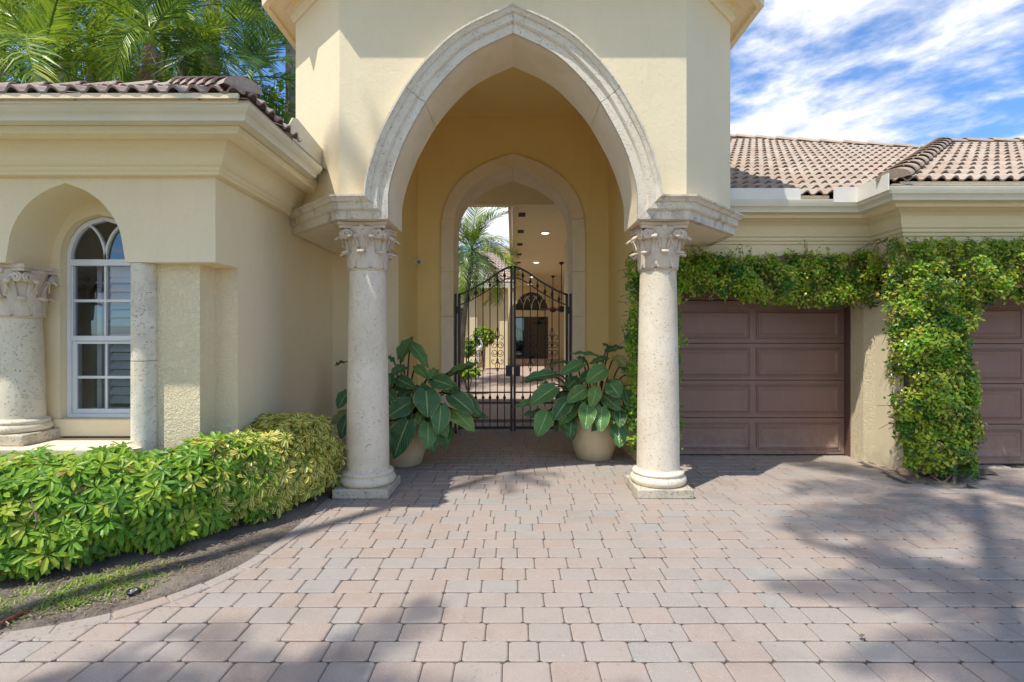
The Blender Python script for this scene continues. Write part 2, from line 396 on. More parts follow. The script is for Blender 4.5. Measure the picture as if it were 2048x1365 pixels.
m = MB(); m.box(-9, 12, -4, 9.6, -.055, -.0085)
paving = struct(m.build('paving', M_joint))
PD = .162
def paver_mesh(w):
    m = MB(); g = .0020; b = .0065; gy = .0040; x0, x1, y0, y1 = -w/2+g, w/2-g, -PD/2+gy, PD/2-gy
    def ring(ins, z, c):
        a, b_, p, q = x0+ins, x1-ins, y0+ins, y1-ins
        return [(a+c, p, z), (b_-c, p, z), (b_, p+c, z), (b_, q-c, z), (b_-c, q, z), (a+c, q, z), (a, q-c, z), (a, p+c, z)]
    top = ring(b, 0, .010); rim = ring(0, -b*.75, .013); bot = ring(0, -.045, .013)
    f = [tuple(range(8))]+[(8+i, 8+(i+1) % 8, (i+1) % 8, i) for i in range(8)]+[(16+i, 16+(i+1) % 8, 8+(i+1) % 8, 8+i) for i in range(8)]
    m.add(top+rim+bot, f); return m
PW = {'L': .219, 'S': .148}
proto = {k: paver_mesh(w) for k, w in PW.items()}
pmesh = {k: v.mesh('paver', M_paver) for k, v in proto.items()}
recs = []
row = 0; y = -3.5
# rows phase: a joint lies at photograph row y=1322.6 (Y = 2.383)
y0 = 2.383-PD*36
for row in range(0, 78):
    yc = y0+(row+.5)*PD
    if yc > 9.3: break
    xl = -7.5 if yc < 5.5 else (-2.2 if yc < 6.7 else -1.6); xr = 10.0 if yc < 6.0 else (5.8 if yc < 6.6 else 1.55)
    if yc > 9.0: xl, xr = -3, 3.2
    x = xl-random.random()*.2
    while x < xr:
        k = 'S' if random.random() < .2 else 'L'; w = PW[k]; xc = x+w/2; x += w
        if inside(BED_POLY, xc-.10, yc) and inside(BED_POLY, xc+.04, yc): continue
        if yc > 4.0 and inside(BED2_POLY, xc, yc): continue
        recs.append((k, xc, yc, random.gauss(0, .0014), random.gauss(0, .006), random.gauss(0, .005), random.gauss(0, .004), random.random()))
vis = [r for r in recs if r[2] > 2.15 and abs(r[1]) < r[2]*1.02+.1 and not (r[1] < -1.3 and r[2] > 4.9)]
vis.sort(key=lambda r: (r[1]**2+r[2]**2)); near = set(id(r) for r in vis[:300])
far = MB()
for r in recs:
    k, xc, yc, dz, rz, rx, ry, tn = r
    mt = Matrix.Translation((xc, yc, dz)) @ Matrix.Rotation(rz, 4, 'Z') @ Matrix.Rotation(rx, 4, 'X') @ Matrix.Rotation(ry, 4, 'Y')
    if id(r) in near:
        o = bpy.data.objects.new('paver', pmesh[k]); COL.objects.link(o); o.parent = paving; o.matrix_basis = mt
    else:
        far.add([mt @ Vector(v) for v in proto[k].v], proto[k].f, tn)
o = far.build('paver_field', M_paver, paving); o['kind'] = 'stuff'

def edging(curve, parent, width, seg, z, name='edging_stone', side=1):
    # individual kerb stones following a curve
    L = [0]
    for a, b in zip(curve[:-1], curve[1:]): L.append(L[-1]+(b-a).length)
    def at(s):
        s = max(0, min(L[-1], s))
        for i in range(len(L)-1):
            if s <= L[i+1]:
                t = (s-L[i])/(L[i+1]-L[i]); return curve[i].lerp(curve[i+1], t), (curve[i+1]-curve[i]).normalized()
        return curve[-1], (curve[-1]-curve[-2]).normalized()
    s = 0
    while s < L[-1]-.03:
        e = min(L[-1], s+seg*random.uniform(.85, 1.1)); m = MB(); n = 4; ins = []; outs = []
        for i in range(n+1):
            p, t = at(s+.004+(e-s-.008)*i/n); nrm = Vector((t.y, -t.x, 0))*side; ins.append(p); outs.append(p+nrm*width)
        dz = z+random.gauss(0, .002); vs = []
        for q in (ins, outs): vs += [(a.x, a.y, dz) for a in q]
        for q in (ins, outs): vs += [(a.x, a.y, -.05) for a in q]
        N = n+1; f = []
        for i in range(n):
            f += [(i, N+i, N+i+1, i+1), (N+i, 3*N+i, 3*N+i+1, N+i+1), (2*N+i, i, i+1, 2*N+i+1)]
        f += [(0, 2*N, 3*N, N), (n, N+n, 3*N+n, 2*N+n)]
        m.add(vs, f, random.random()); o = m.build(name, M_paver, parent)
        bm = bmesh.new(); bm.from_mesh(o.data); bmesh.ops.recalc_face_normals(bm, faces=bm.faces)
        es = [ed for ed in bm.edges if all(v.co.z > -.02 for v in ed.verts) and len(ed.link_faces) == 2 and ed.calc_face_angle(0) > .5]
        bmesh.ops.bevel(bm, geom=es, offset=.006, segments=1, affect='EDGES'); bm.to_mesh(o.data); bm.free()
        s = e
edging(BED, paving, .095, .23, .008)
edging(BED2, paving, .10, .21, .008, side=-1)
# soil of the two beds: gently uneven sheets
def soil(name, poly, z, h):
    bm = bmesh.new(); vs = [bm.verts.new((x, y, z)) for x, y in poly]; f = bm.faces.new(vs)
    bmesh.ops.triangulate(bm, faces=[f])
    for _ in range(4):
        long = [e for e in bm.edges if e.calc_length() > .12]
        if long: bmesh.ops.subdivide_edges(bm, edges=long, cuts=1)
    bmesh.ops.triangulate(bm, faces=bm.faces)
    from mathutils import noise
    for v in bm.verts:
        if not v.is_boundary: v.co.z += h*(.6+noise.noise(v.co*3))+.02*noise.noise(v.co*11)
    me = bpy.data.meshes.new(name); bm.to_mesh(me); bm.free(); me.materials.append(M_soil)
    me.polygons.foreach_set('use_smooth', [True]*len(me.polygons))
    o = bpy.data.objects.new(name, me); COL.objects.link(o); o['kind'] = 'structure'; return o
soil('planting_bed_soil', BED_POLY, .003, .03)
soil('vine_bed_soil', BED2_POLY, .003, .02)

# ------------------------------------------------------------------ profiles
ARCH = [(1.157, 2.609), (1.157, 2.70), (1.148, 2.906), (1.065, 3.196), (.945, 3.46), (.762, 3.765), (.515, 4.04), (.31, 4.19), (0, 4.335)]
ARCH2 = [(.93, 2.72), (.93, 2.95), (.915, 3.36), (.85, 3.60), (.69, 3.835), (.47, 4.0), (.27, 4.10), (0, 4.19)]
def arch_half(pts, n=6): return [Vector((p.x, 0, p.y)) for p in spline([(a, b, 0) for a, b in pts], n)]
def zc(curve, x):
    x = abs(x)
    for a, b in zip(curve[:-1], curve[1:]):
        if b.x <= x <= a.x: return a.z+(b.z-a.z)*((a.x-x)/(a.x-b.x) if a.x > b.x else 0)
    return curve[0].z
def holed_wall(m, curve, x0, x1, ztop, zbot, y, cx=0, flip=False):
    "vertical wall in plane y with a pointed opening above zbot"
    xs = sorted(set([round(p.x, 4) for p in curve]+[-round(p.x, 4) for p in curve])); w = max(xs)
    cols = [(cx+a, cx+b, zc(curve, a), zc(curve, b)) for a, b in zip(xs[:-1], xs[1:])]
    zs = curve[0].z
    cols = [(x0, cx-w, zbot, zbot)]+cols+[(cx+w, x1, zbot, zbot)]
    for a, b, za, zb in cols:
        q = [(a, y, za), (b, y, zb), (b, y, ztop), (a, y, ztop)]
        if b-a > 1e-4: m.quad(*(q[::-1] if flip else q))

# ------------------------------------------------------------------ entry tower
tower = thing('entry_tower', 'cream stucco entry tower with tall pointed stone arch between two columns', 'entry tower', (0, 5, 0))
YF = 4.78; XT = 1.62; XO = 2.33; CH = XO-XT; YB = 5.32; ZT = 5.02
AC = arch_half(ARCH, 8)
m = MB()
c_out = [Vector((p.x+.05 if p.z < 4 else p.x, 0, p.z+.03)) for p in AC]; c_out[-1].x = 0
holed_wall(m, c_out, -XT, XT, ZT, 2.64, YF)
for s in (-1, 1):
    q = [(s*XT, YF, 2.64), (s*XO, YF+CH, 2.64), (s*XO, YF+CH, ZT), (s*XT, YF, ZT)]; m.quad(*(q if s > 0 else q[::-1]))
    q = [(s*XO, YF+CH, 2.64), (s*XO, 9.0, 2.64), (s*XO, 9.0, ZT), (s*XO, YF+CH, ZT)]; m.quad(*(q if s > 0 else q[::-1]))
m.build('wall', M_stucco, tower)
# inside faces of the vestibule
m = MB()
c_in = [Vector((p.x, 0, p.z)) for p in AC]
holed_wall(m, c_in, -1.5, 1.5, 4.98, 2.609, YB, flip=True)
m.quad((-1.5, YB, 2.609), (-1.5, 8.05, 2.609), (-1.5, 8.05, 4.98), (-1.5, YB, 4.98))
m.quad((1.5, 8.05, 2.609), (1.5, YB, 2.609), (1.5, YB, 4.98), (1.5, 8.05, 4.98))
m.quad((-1.5, 6.7, 0), (-1.5, 8.05, 0), (-1.5, 8.05, 2.609), (-1.5, 6.7, 2.609))
m.quad((1.5, 8.05, 0), (1.5, 6.15, 0), (1.5, 6.15, 2.609), (1.5, 8.05, 2.609))
AI = arch_half(ARCH2, 8)
c2 = [Vector((p.x+.1, 0, p.z+.08)) for p in AI]; c2[-1].x = 0; c2 = [Vector((1.03, 0, 0))]+c2
# back wall with the inner arch
holed_wall(m, c2[1:], -1.5, 1.5, 4.98, 2.72+.08, 8.05)
for s in (-1, 1): m.quad(*([(s*1.03, 8.05, 0), (s*1.5, 8.05, 0), (s*1.5, 8.05, 2.8), (s*1.03, 8.05, 2.8)][::s]))
m.build('vestibule_wall', M_stucco_bounce, tower)
m = MB(); m.box(-2.3, 2.3, 4.9, 8.9, 4.98, 5.01); m.build('ceiling', M_stucco_bounce, tower)
# back side of the rear wall, toward the courtyard
m = MB(); holed_wall(m, [Vector((p.x, 0, p.z)) for p in AI], -3.2, 3.4, 5.0, 2.72, 8.74, flip=True)
for s in (-1, 1): m.quad(*([(s*.93, 8.74, 0), (s*3.2, 8.74, 0), (s*3.2, 8.74, 2.72), (s*.93, 8.74, 2.72)][::-s]))
m.build('rear_wall', M_stucco, tower)
# soffit slabs over the columns
for s in (-1, 1):
    yr = 6.7 if s < 0 else 6.15
    poly = [(1.157, 4.752), (1.62, 4.752), (2.35, 5.482), (2.35, yr+.04), (1.506, yr+.04), (1.506, YB+.006), (1.16, YB+.006)]
    m = MB(); m.prism([(s*x, y) for x, y in poly], 2.6135, 2.66)
    o = m.build('soffit', M_arch_in, tower)
    bm = bmesh.new(); bm.from_mesh(o.data); bmesh.ops.recalc_face_normals(bm, faces=bm.faces); bm.to_mesh(o.data); bm.free()
# arch stones: profile swept along the arch, mitred on the impost
PROF = [(0, .0), (0, .040), (.078, .040), (.080, .055), (.092, .072), (.150, .075), (.153, .092), (.180, .112), (.188, .128), (.205, .128), (.205, -.01)]
def frames(C):
    out_ = []
    for i, p in enumerate(C):
        a = C[max(0, i-1)]; b = C[min(len(C)-1, i+1)]; t = (b-a).normalized(); nrm = Vector((t.z, 0, -t.x)); sc = 1
        if i == len(C)-1: t2 = (C[-1]-C[-2]).normalized(); nrm = Vector((0, 0, 1)); sc = 1/max(.3, Vector((t2.z, 0, -t2.x)).z)
        out_.append((p, nrm, sc))
    return out_
def arch_piece(C, i0, i1, s, prof, yf, yb, mitre0, mat_f, parent, name='arch_stone', gap=.0025):
    F = frames(C); m = MB(); vs = []; st = []
    for i in range(i0, i1+1):
        p, nrm, sc = F[i]
        if i == 0 and mitre0: nrm = Vector((1, 0, 1)); sc = 1
        g = 0
        if i == i0 and i > 0: g = gap
        if i == i1: g = -gap
        t = (C[min(i+1, len(C)-1)]-C[max(i-1, 0)]).normalized()
        pr = [(0, -(yb-yf))]+prof
        row_ = [(s*(p.x+nrm.x*d*sc+t.x*g), yf-pj, p.z+nrm.z*d*sc+t.z*g) for d, pj in pr]
        if mitre0: row_ = [(x, y, max(z, 2.609+q[0])) for (x, y, z), q in zip(row_, pr)]
        st.append(row_)
    k = len(prof)+1; vs = [v for q in st for v in q]; n = len(st)
    fs = [(i*k+j, (i+1)*k+j, (i+1)*k+(j+1) % k, i*k+(j+1) % k) for i in range(n-1) for j in range(k-1)]
    fs += [tuple(range(k)), tuple((n-1)*k+j for j in range(k))]
    m.add(vs, fs, random.random()); o = m.build(name, mat_f, parent)
    bm = bmesh.new(); bm.from_mesh(o.data); bmesh.ops.recalc_face_normals(bm, faces=bm.faces); bm.to_mesh(o.data); bm.free()
    o.data.polygons.foreach_set('use_smooth', [True]*len(o.data.polygons)); o.data.set_sharp_from_angle(angle=R(14))
    return o
nA = len(AC)-1; iJ = int(nA*.60)
for s in (-1, 1):
    arch_piece(AC, 0, iJ, s, PROF, YF, YB, True, M_arch, tower)
    arch_piece(AC, iJ, nA, s, PROF, YF, YB, False, M_arch, tower)
# smooth lining of the arch soffit
for s in (-1, 1):
    for i0, i1 in ((0, iJ), (iJ, nA)):
        m = MB()
        for i in range(i0, i1):
            a, b = AC[i], AC[i+1]; e = .003
            if i == i0 and i0: a = a.lerp(b, .12)
            q = [(s*(a.x-e), YF-.02, a.z-e), (s*(b.x-e), YF-.02, b.z-e), (s*(b.x-e), YB+.004, b.z-e), (s*(a.x-e), YB+.004, a.z-e)]
            m.quad(*(q if s > 0 else q[::-1]))
        m.build('arch_lining', M_arch_in, tower, auto=20)
# imposts
for s in (-1, 1):
    path = [(s*1.157, YF), (s*XT, YF), (s*XO, YF+CH), (s*XO, 6.7 if s < 0 else 6.14)]
    pr = [(-.02, 2.609+0)]+[(pj, 2.609+d) for d, pj in PROF[1:]]
    o = sweep('impost', pr, path, M_imp, tower, side=s)
    for v in o.data.vertices:     # mitre against the arch
        if abs(abs(v.co.x)-1.157) < .001: v.co.x = s*(1.157+(v.co.z-2.609)+.003)
# inner arch trim with jamb stones
PROF2 = [(0, .0), (0, .05), (.012, .055), (.19, .055), (.205, .045), (.205, -.01)]
JC = [Vector((.93, 0, 0)), Vector((.93, 0, .9)), Vector((.93, 0, 1.85)), Vector((.93, 0, 2.55))]+AI
def jn(z): return min(range(len(JC)), key=lambda i: abs(JC[i].z-z))
br = [0, 1, 2, 3, jn(3.379), len(JC)-1]
for s in (-1, 1):
    for a, b in zip(br[:-1], br[1:]): arch_piece(JC, a, b, s, PROF2, 8.05, 8.745, False, M_arch_in, tower, 'jamb_stone' if b <= 3 else 'inner_arch_stone')
# eaves: crown moulding, soffit, fascia, hip roof
path = [(-XO, 9.0), (-XO, YF+CH), (-XT, YF), (XT, YF), (XO, YF+CH), (XO, 9.0)]
sweep('crown_moulding', [(0, 4.88), (.02, 4.88), (.03, 4.91), (.05, 4.93), (.055, 4.97), (.09, 5.0), (.10, 5.03), (0, 5.03)], path, M_trim, tower, side=1)
sweep('eave', [(.05, 5.024), (.24, 5.024), (.24, 4.985), (.30, 4.985), (.31, 5.17), (.0, 5.17)], path, M_trim, tower, side=1)
m = MB(); ap = (0, 7.0, 6.2); q = [(-2.66, 9.3, 5.17), (-2.66, 5.33, 5.17), (-1.75, 4.45, 5.17), (1.75, 4.45, 5.17), (2.66, 5.33, 5.17), (2.66, 9.3, 5.17)]
m.add(q+[ap], [(i, (i+1) % 6, 6) for i in range(6)]+[(5, 4, 3, 2, 1, 0)]); m.build('roof', M_tile, tower)

# ------------------------------------------------------------------ columns
def acanthus(w, h, curl, prof_r):
    "leaf rising against a bell, tip curling out; local: x across, y outwards, z up"
    m = MB(); n = 9; nu = 6; V = []
    for i in range(n+1):
        t = i/n
        if t < .72: z = h*t/.72*.93; yo = .004+.012*(t/.72)**2*curl*10*.25
        else:
            a = (t-.72)/.28*math.pi*.95; z = h*.93+math.sin(a)*h*.09-(1-math.cos(a))*h*.03; yo = .004+.03*curl*1.0+(1-math.cos(a))*curl*.5
            yo = .004+.012*curl*2.5+(1-math.cos(a))*curl*.55
        ww = w*(.78+.22*math.sin(t*math.pi*2.2))*(1-.45*max(0, t-.55)/.45)
        for j in range(nu+1):
            u = j/nu*2-1; sc = (.92+.08*math.cos(i*2.6)) if abs(u) > .9 else 1
            rid = .010*(1-abs(u))*(1.0)+(.004 if j % 2 else 0)
            V.append((u*ww*.5*sc, yo+rid+prof_r(z), z))
    F = [(i*(nu+1)+j, (i+1)*(nu+1)+j, (i+1)*(nu+1)+j+1, i*(nu+1)+j+1) for i in range(n) for j in range(nu)]
    m.add(V, F); return m
def rot_mb(src, ang, c, zo):
    m = MB(); ca, sa = math.cos(ang), math.sin(ang)
    m.add([(c[0]+x*ca-y*sa, c[1]+x*sa+y*ca, c[2]+zo+z) for x, y, z in src.v], src.f); return m
def column(x, y, z0, z1, r0, label, group, sw=1.0, plinth_h=.09, pw=.265, capw=.225):
    t = thing('stone_column', label, 'column', (x, y, z0), group)
    H = z1-z0; ch = min(.455, H*.30); cz = z1-ch
    m = MB(); m.box(x-pw, x+pw, y-pw, y+pw, z0, z0+plinth_h); m.build('plinth', M_coral_rough, t, bevel=.012)
    r1 = r0*.85; b = z0+plinth_h; k = r0/.205
    m = MB(); m.lathe([(.2*k, 0), (.250*k, .004), (.266*k, .025*k), (.270*k, .045*k), (.262*k, .07*k), (.245*k, .085*k), (.238*k, .092*k), (.246*k, .098*k), (.250*k, .112*k), (.243*k, .125*k), (.226*k, .132*k), (r0*1.02, .14*k), (r0, .15*k)], (x, y, b), 40)
    m.build('base', M_coral, t, auto=50)
    zb = b+.145*k; prof = []
    for i in range(15):
        u = i/14; prof.append((r0+(r1-r0)*u-.004*math.sin(u*math.pi)*-1, u*(cz-zb)))
    m = MB(); m.lathe(prof, (x, y, zb), 48); m.build('shaft', M_coral, t, auto=50)
    # capital
    rb = r1*.98; kk = capw/.225; hh = ch
    pr = lambda z: rb+.02*kk*(max(0, z)/hh)+.05*kk*(max(0, z)/hh)**3
    m = MB(); m.lathe([(rb*1.0, 0), (rb*1.06, .004), (rb*1.06, .018), (rb, .022)]+[(pr(hh*u), hh*u) for u in (.1, .25, .4, .55, .7, .82)]+[(pr(hh*.9)*.98, hh*.9)], (x, y, cz), 32)
    cap = m.build('capital', M_capital, t, auto=40)
    for rown, (nn, z_, h_, w_, cu, ph) in enumerate(((8, .015, hh*.36, rb*.80, .075*kk, 0), (8, .03, hh*.66, rb*.66, .095*kk, math.pi/8))):
        src = acanthus(w_, h_, cu, lambda z: pr(z)-.004)
        for i in range(nn):
            o = rot_mb(src, ph+i*2*math.pi/nn, (x, y, cz), z_).build('acanthus_leaf', M_capital, cap, smooth=True)
            sm = o.modifiers.new('thickness', 'SOLIDIFY'); sm.thickness = .020; sm.offset = 0
    for i in range(4):                      # volutes: a pair on each face, curling under the abacus corners
        a = i*math.pi/2; d = Vector((math.cos(a), math.sin(a), 0)); n_ = Vector((-d.y, d.x, 0)); C0 = Vector((x, y, cz))
        for sgn in (-1, 1):
            m = MB(); R_ = .046*kk; sx_ = .150*kk; zc_ = hh*.87-R_-.012
            pts = [C0+d*(pr(hh*.5)+.012)+n_*sgn*.035*kk+Vector((0, 0, hh*.46)), C0+d*(pr(hh*.6)+.016)+n_*sgn*.05*kk+Vector((0, 0, hh*.60)), C0+d*(pr(hh*.7)+.03)+n_*sgn*.085*kk+Vector((0, 0, hh*.74))]
            for q in range(0, 20):
                th = math.pi*.62-q/19*math.pi*4.1; rr = R_*(1-.80*q/19); dd = capw*(.86+.10*min(1, q/6))
                pts.append(C0+d*dd+n_*sgn*(sx_+math.cos(th)*rr)+Vector((0, 0, zc_+math.sin(th)*rr)))
            m.tube(spline(pts, 2), .0115*kk, 6); m.build('volute', M_capital, cap, smooth=True)
            m = MB(); m.tube([C0+d*(capw*.62)+n_*sgn*sx_+Vector((0, 0, zc_)), C0+d*(capw*.93)+n_*sgn*sx_+Vector((0, 0, zc_))], [R_*.9, R_*.82], 14); m.build('scroll_core', M_capital, cap, auto=40)
        a2 = i*math.pi/2; d = Vector((math.cos(a2), math.sin(a2), 0)); n_ = Vector((-d.y, d.x, 0))
        for sgn in (-1, 1):
            m = MB(); pts = []
            for q in range(6): u = q/5; pts.append(Vector((x, y, cz))+d*(pr(hh*.6)+.02+.03*u)+n_*sgn*(.085-.035*u)*kk+Vector((0, 0, hh*(.5+.22*u))))
            c0 = pts[-1]+Vector((0, 0, -.018*kk))
            for q in range(1, 12): th = q/11*math.pi*2.6; rr = .018*kk*(1-.6*q/11); pts.append(c0-n_*sgn*math.sin(th)*rr+Vector((0, 0, math.cos(th)*rr)))
            m.tube(pts, .007*kk, 5); m.build('helix', M_capital, cap, smooth=True)
        m = MB(); m.tube([Vector((x, y, cz+hh*.88))+d*(capw*.80), Vector((x, y, cz+hh*.88))+d*(capw*1.0)], [.034*kk, .026*kk], 12); m.build('rosette', M_capital, cap, auto=40)
    poly = []
    for i in range(4):
        a = i*math.pi/2; 
        for u in (-.86, -.6, -.3, 0, .3, .6, .86):
            dd = capw*(.86+.26*abs(u)**2*1.0); off = capw*1.12*u
            poly.append((x+math.cos(a)*dd-math.sin(a)*off, y+math.sin(a)*dd+math.cos(a)*off))
    m = MB(); m.prism([(x+(p-x)*.94, y+(q-y)*.94) for p, q in poly], z1-hh*.13, z1-hh*.07); m.prism(poly, z1-hh*.068, z1-.001); m.build('abacus', M_capital, cap)
    return t
G = 'coral stone columns with leafy capitals'
column(-1.43, 5.05, 0, 2.609, .205, 'pale stone column left of the gateway path, beside the yellow-green hedge', G)
column(1.43, 5.05, 0, 2.609, .205, 'sunlit pitted stone column right of the gateway path, in front of the garage door', G)
column(-4.13, 4.30, .64, 2.107, .158, 'short stone column beside the arched white window on the raised ledge', G, plinth_h=.09, pw=.22, capw=.185)

# ------------------------------------------------------------------ left wing
wing = thing('house_wing', 'cream stucco house wing with arched window, deep cornice and tiled hip roof behind the hedge', 'house wing', (-4, 5, 0))
LA = [Vector((p.x, 0, p.y)) for p in spline([(.476, 2.107, 0), (.464, 2.18, 0), (.424, 2.376, 0), (.317, 2.55, 0), (.167, 2.67, 0), (0, 2.735, 0)], 6)]
m = MB()
centers = [-3.55, -4.71, -5.87]
xs_edges = [-2.36, -4.13, -5.29, -6.6]
for i, c in enumerate(centers): holed_wall(m, LA, xs_edges[i+1], xs_edges[i], 3.0, 2.107, 4.06, cx=c)
for c in centers:                      # intrados
    for s in (-1, 1):
        for a, b in zip(LA[:-1], LA[1:]):
            q = [(c+s*a.x, 4.06, a.z), (c+s*b.x, 4.06, b.z), (c+s*b.x, 4.46, b.z), (c+s*a.x, 4.46, a.z)]; m.quad(*(q if s > 0 else q[::-1]))
m.quad((-3.074, 4.06, 2.107), (-3.074, 4.46, 2.107), (-2.36, 4.46, 2.107), (-2.36, 4.06, 2.107))
m.quad((-4.234, 4.06, 2.107), (-4.234, 4.46, 2.107), (-4.026, 4.46, 2.107), (-4.026, 4.06, 2.107))
m.quad((-2.36, 4.06, 2.107), (-2.36, 6.7, 2.107), (-2.36, 6.7, 3.1), (-2.36, 4.06, 3.1))
m.quad((-2.36, 4.39, 0), (-2.36, 6.72, 0), (-2.36, 6.72, 2.107), (-2.36, 4.39, 2.107))
m.quad((-2.36, 6.70, 0), (-1.5, 6.70, 0), (-1.5, 6.70, 2.609), (-2.36, 6.70, 2.609))
o = m.build('wall', M_stucco, wing, auto=20)
m = MB()
m.quad((-2.55, 4.39, 0), (-2.36, 4.39, 0), (-2.36, 4.39, 2.107), (-2.55, 4.39, 2.107))
m.quad((-2.55, 4.17, 0), (-2.55, 4.39, 0), (-2.55, 4.39, 2.107), (-2.55, 4.17, 2.107))
m.quad((-2.98, 4.17, 0), (-2.55, 4.17, 0), (-2.55, 4.17, 2.107), (-2.98, 4.17, 2.107))
m.build('pier', M_stucco_t, wing)
# window wall with niche
WC = -3.605; WH = .335
NI = [Vector((p.x, 0, p.y)) for p in spline([(WH, 2.18, 0), (.322, 2.30, 0), (.27, 2.43, 0), (.17, 2.53, 0), (0, 2.585, 0)], 6)]
m = MB()
holed_wall(m, NI, -6.6, -2.9, 3.0, 2.18, 4.45, cx=WC)
m.quad((-6.6, 4.45, .6), (WC-WH, 4.45, .6), (WC-WH, 4.45, 2.18), (-6.6, 4.45, 2.18))
m.quad((WC+WH, 4.45, .6), (-2.9, 4.45, .6), (-2.9, 4.45, 2.18), (WC+WH, 4.45, 2.18))
for s in (-1, 1):
    C = [Vector((WH, 0, .8))]+NI
    for a, b in zip(C[:-1], C[1:]):
        q = [(WC+s*a.x, 4.45, a.z), (WC+s*b.x, 4.45, b.z), (WC+s*b.x, 4.56, b.z), (WC+s*a.x, 4.56, a.z)]; m.quad(*(q if s > 0 else q[::-1]))
m.build('window_wall', M_stucco, wing, auto=20)
m = MB(); m.box(WC-WH-.04, WC+WH+.3, 4.425, 4.56, .655, .803); m.build('sill', M_trim, wing, bevel=.008)
m = MB(); m.box(-6.6, -2.95, 3.98, 4.46, -.05, .64); m.build('ledge', M_coral_rough if False else M_arch_in, wing, bevel=.01)
m = MB(); m.lathe([(.095, 0), (.095, .72)], (-2.99, 4.16, .60), 24); m.lathe([(.095, 0), (.095, .78)], (-2.99, 4.16, 1.325), 24); m.build('half_column', M_arch, wing, auto=50)
# left cornice
LCP = [(-.02, 2.783), (.06, 2.783), (.065, 2.80), (.085, 2.815), (.09, 2.83), (.115, 2.845), (.135, 2.87), (.155, 2.91), (.18, 2.955), (.215, 2.985), (.22, 3.0), (.255, 3.0), (.26, 2.985), (.30, 2.982), (.305, 2.975), (.385, 2.975), (.385, 3.0), (.40, 3.02), (.40, 3.08), (-.02, 3.08)]
sweep('cornice', LCP, [(-7.5, 4.06), (-2.36, 4.06), (-2.36, 5.55)], M_trim, wing, side=1)
GUT = [(.41, 3.022), (.49, 3.022), (.495, 3.045), (.505, 3.06), (.525, 3.075), (.545, 3.095), (.55, 3.115), (.55, 3.135), (.535, 3.135), (.535, 3.118), (.41, 3.05)]
sweep('gutter', GUT, [(-7.5, 4.06), (-2.36, 4.06), (-2.36, 4.86)], M_gutter, wing, side=1)
m = MB()
for gx in (-4.05, -3.0, -2.15): m.box(gx, gx+.012, 3.50, 3.52, 3.128, 3.142)
m.box(-1.86, -1.80, 4.2, 4.214, 3.10, 3.143)
m.build('gutter_bracket', M_gutter, wing)
# flashing plate at the end of the gutter
m = MB(); xg = -1.88
pl = [(4.15, 3.11), (5.04, 3.11), (5.04, 3.37), (4.46, 3.42), (4.38, 3.39)]
pts = [(xg, a, b) for a, b in pl]; pts2 = [(xg-.012, a, b) for a, b in pl]; n = len(pl)
m.add(pts+pts2, [tuple(range(n)), tuple(range(n, 2*n))[::-1]]+[(i, n+i, n+(i+1) % n, (i+1) % n) for i in range(n)]); m.build('flashing', M_gutter, wing)

# window
def arc_bar(m, pts, w, y0, y1):
    "flat bar following points (x,z) in the wall plane"
    for (a, b) in zip(pts[:-1], pts[1:]):
        a = Vector(a); b = Vector(b); t = (b-a).normalized(); n = Vector((-t.y, t.x))*w/2; a2 = a-t*.001; b2 = b+t*.001
        q = [a2+n, a2-n, b2-n, b2+n]
        m.add([(v.x, y0, v.y) for v in q]+[(v.x, y1, v.y) for v in q], [(0, 1, 2, 3), (7, 6, 5, 4), (0, 4, 5, 1), (2, 6, 7, 3), (1, 5, 6, 2), (3, 7, 4, 0)])
def bx(m, x0, x1, z0, z1, y0, y1): m.box(x0, x1, y0, y1, z0, z1)
win = tag(bpy.data.objects.new('window', None)); COL.objects.link(win); win.parent = wing; win.matrix_parent_inverse = Matrix.Translation(-Vector((-4, 5, 0)))
m = MB(); y0, y1 = 4.515, 4.57
x0, x1 = WC-WH+.002, WC+WH-.002
bx(m, x0, x0+.035, .806, 2.2, y0, y1); bx(m, x1-.035, x1, .806, 2.2, y0, y1); bx(m, x0+.035, x1-.035, .806, .84, y0, y1)
bx(m, x0+.035, x1-.035, 2.145, 2.20, y0-.004, y1)
arc = [(WC-(p.x-.02), p.z) for p in NI if p.x > .03]+[(WC, NI[-1].z)]+[(WC+(p.x-.02), p.z) for p in NI[::-1] if p.x > .03]
arc_bar(m, [(a, b-.02*(b-2.18)/.4) for a, b in arc], .036, y0-.002, y1)
fr = m.build('window_frame', M_white, win, bevel=.003)
m = MB()
bx(m, x0+.037, x0+.052, 1.50, 2.143, y0+.006, y1); bx(m, x1-.052, x1-.037, 1.50, 2.143, y0+.006, y1)
bx(m, x0+.037, x1-.037, 1.482, 1.526, y0+.002, y1); bx(m, WC-.009, WC+.009, 1.527, 2.144, y0+.01, y1-.01); bx(m, x0+.053, x1-.053, 1.824, 1.848, y0+.012, y1-.012)
m.build('upper_sash', M_white, win, bevel=.002)
m = MB()
bx(m, x0+.037, x0+.075, .842, 1.48, y0+.018, y1+.02); bx(m, x1-.075, x1-.037, .842, 1.48, y0+.018, y1+.02)
bx(m, x0+.076, x1-.076, .842, .88, y0+.016, y1+.02); bx(m, x0+.076, x1-.076, 1.455, 1.479, y0+.02, y1+.02)
bx(m, WC-.009, WC+.009, .881, 1.454, y0+.022, y1); bx(m, x0+.077, x1-.077, 1.147, 1.171, y0+.024, y1-.004)
m.build('lower_sash', M_white, win, bevel=.002)
m = MB()
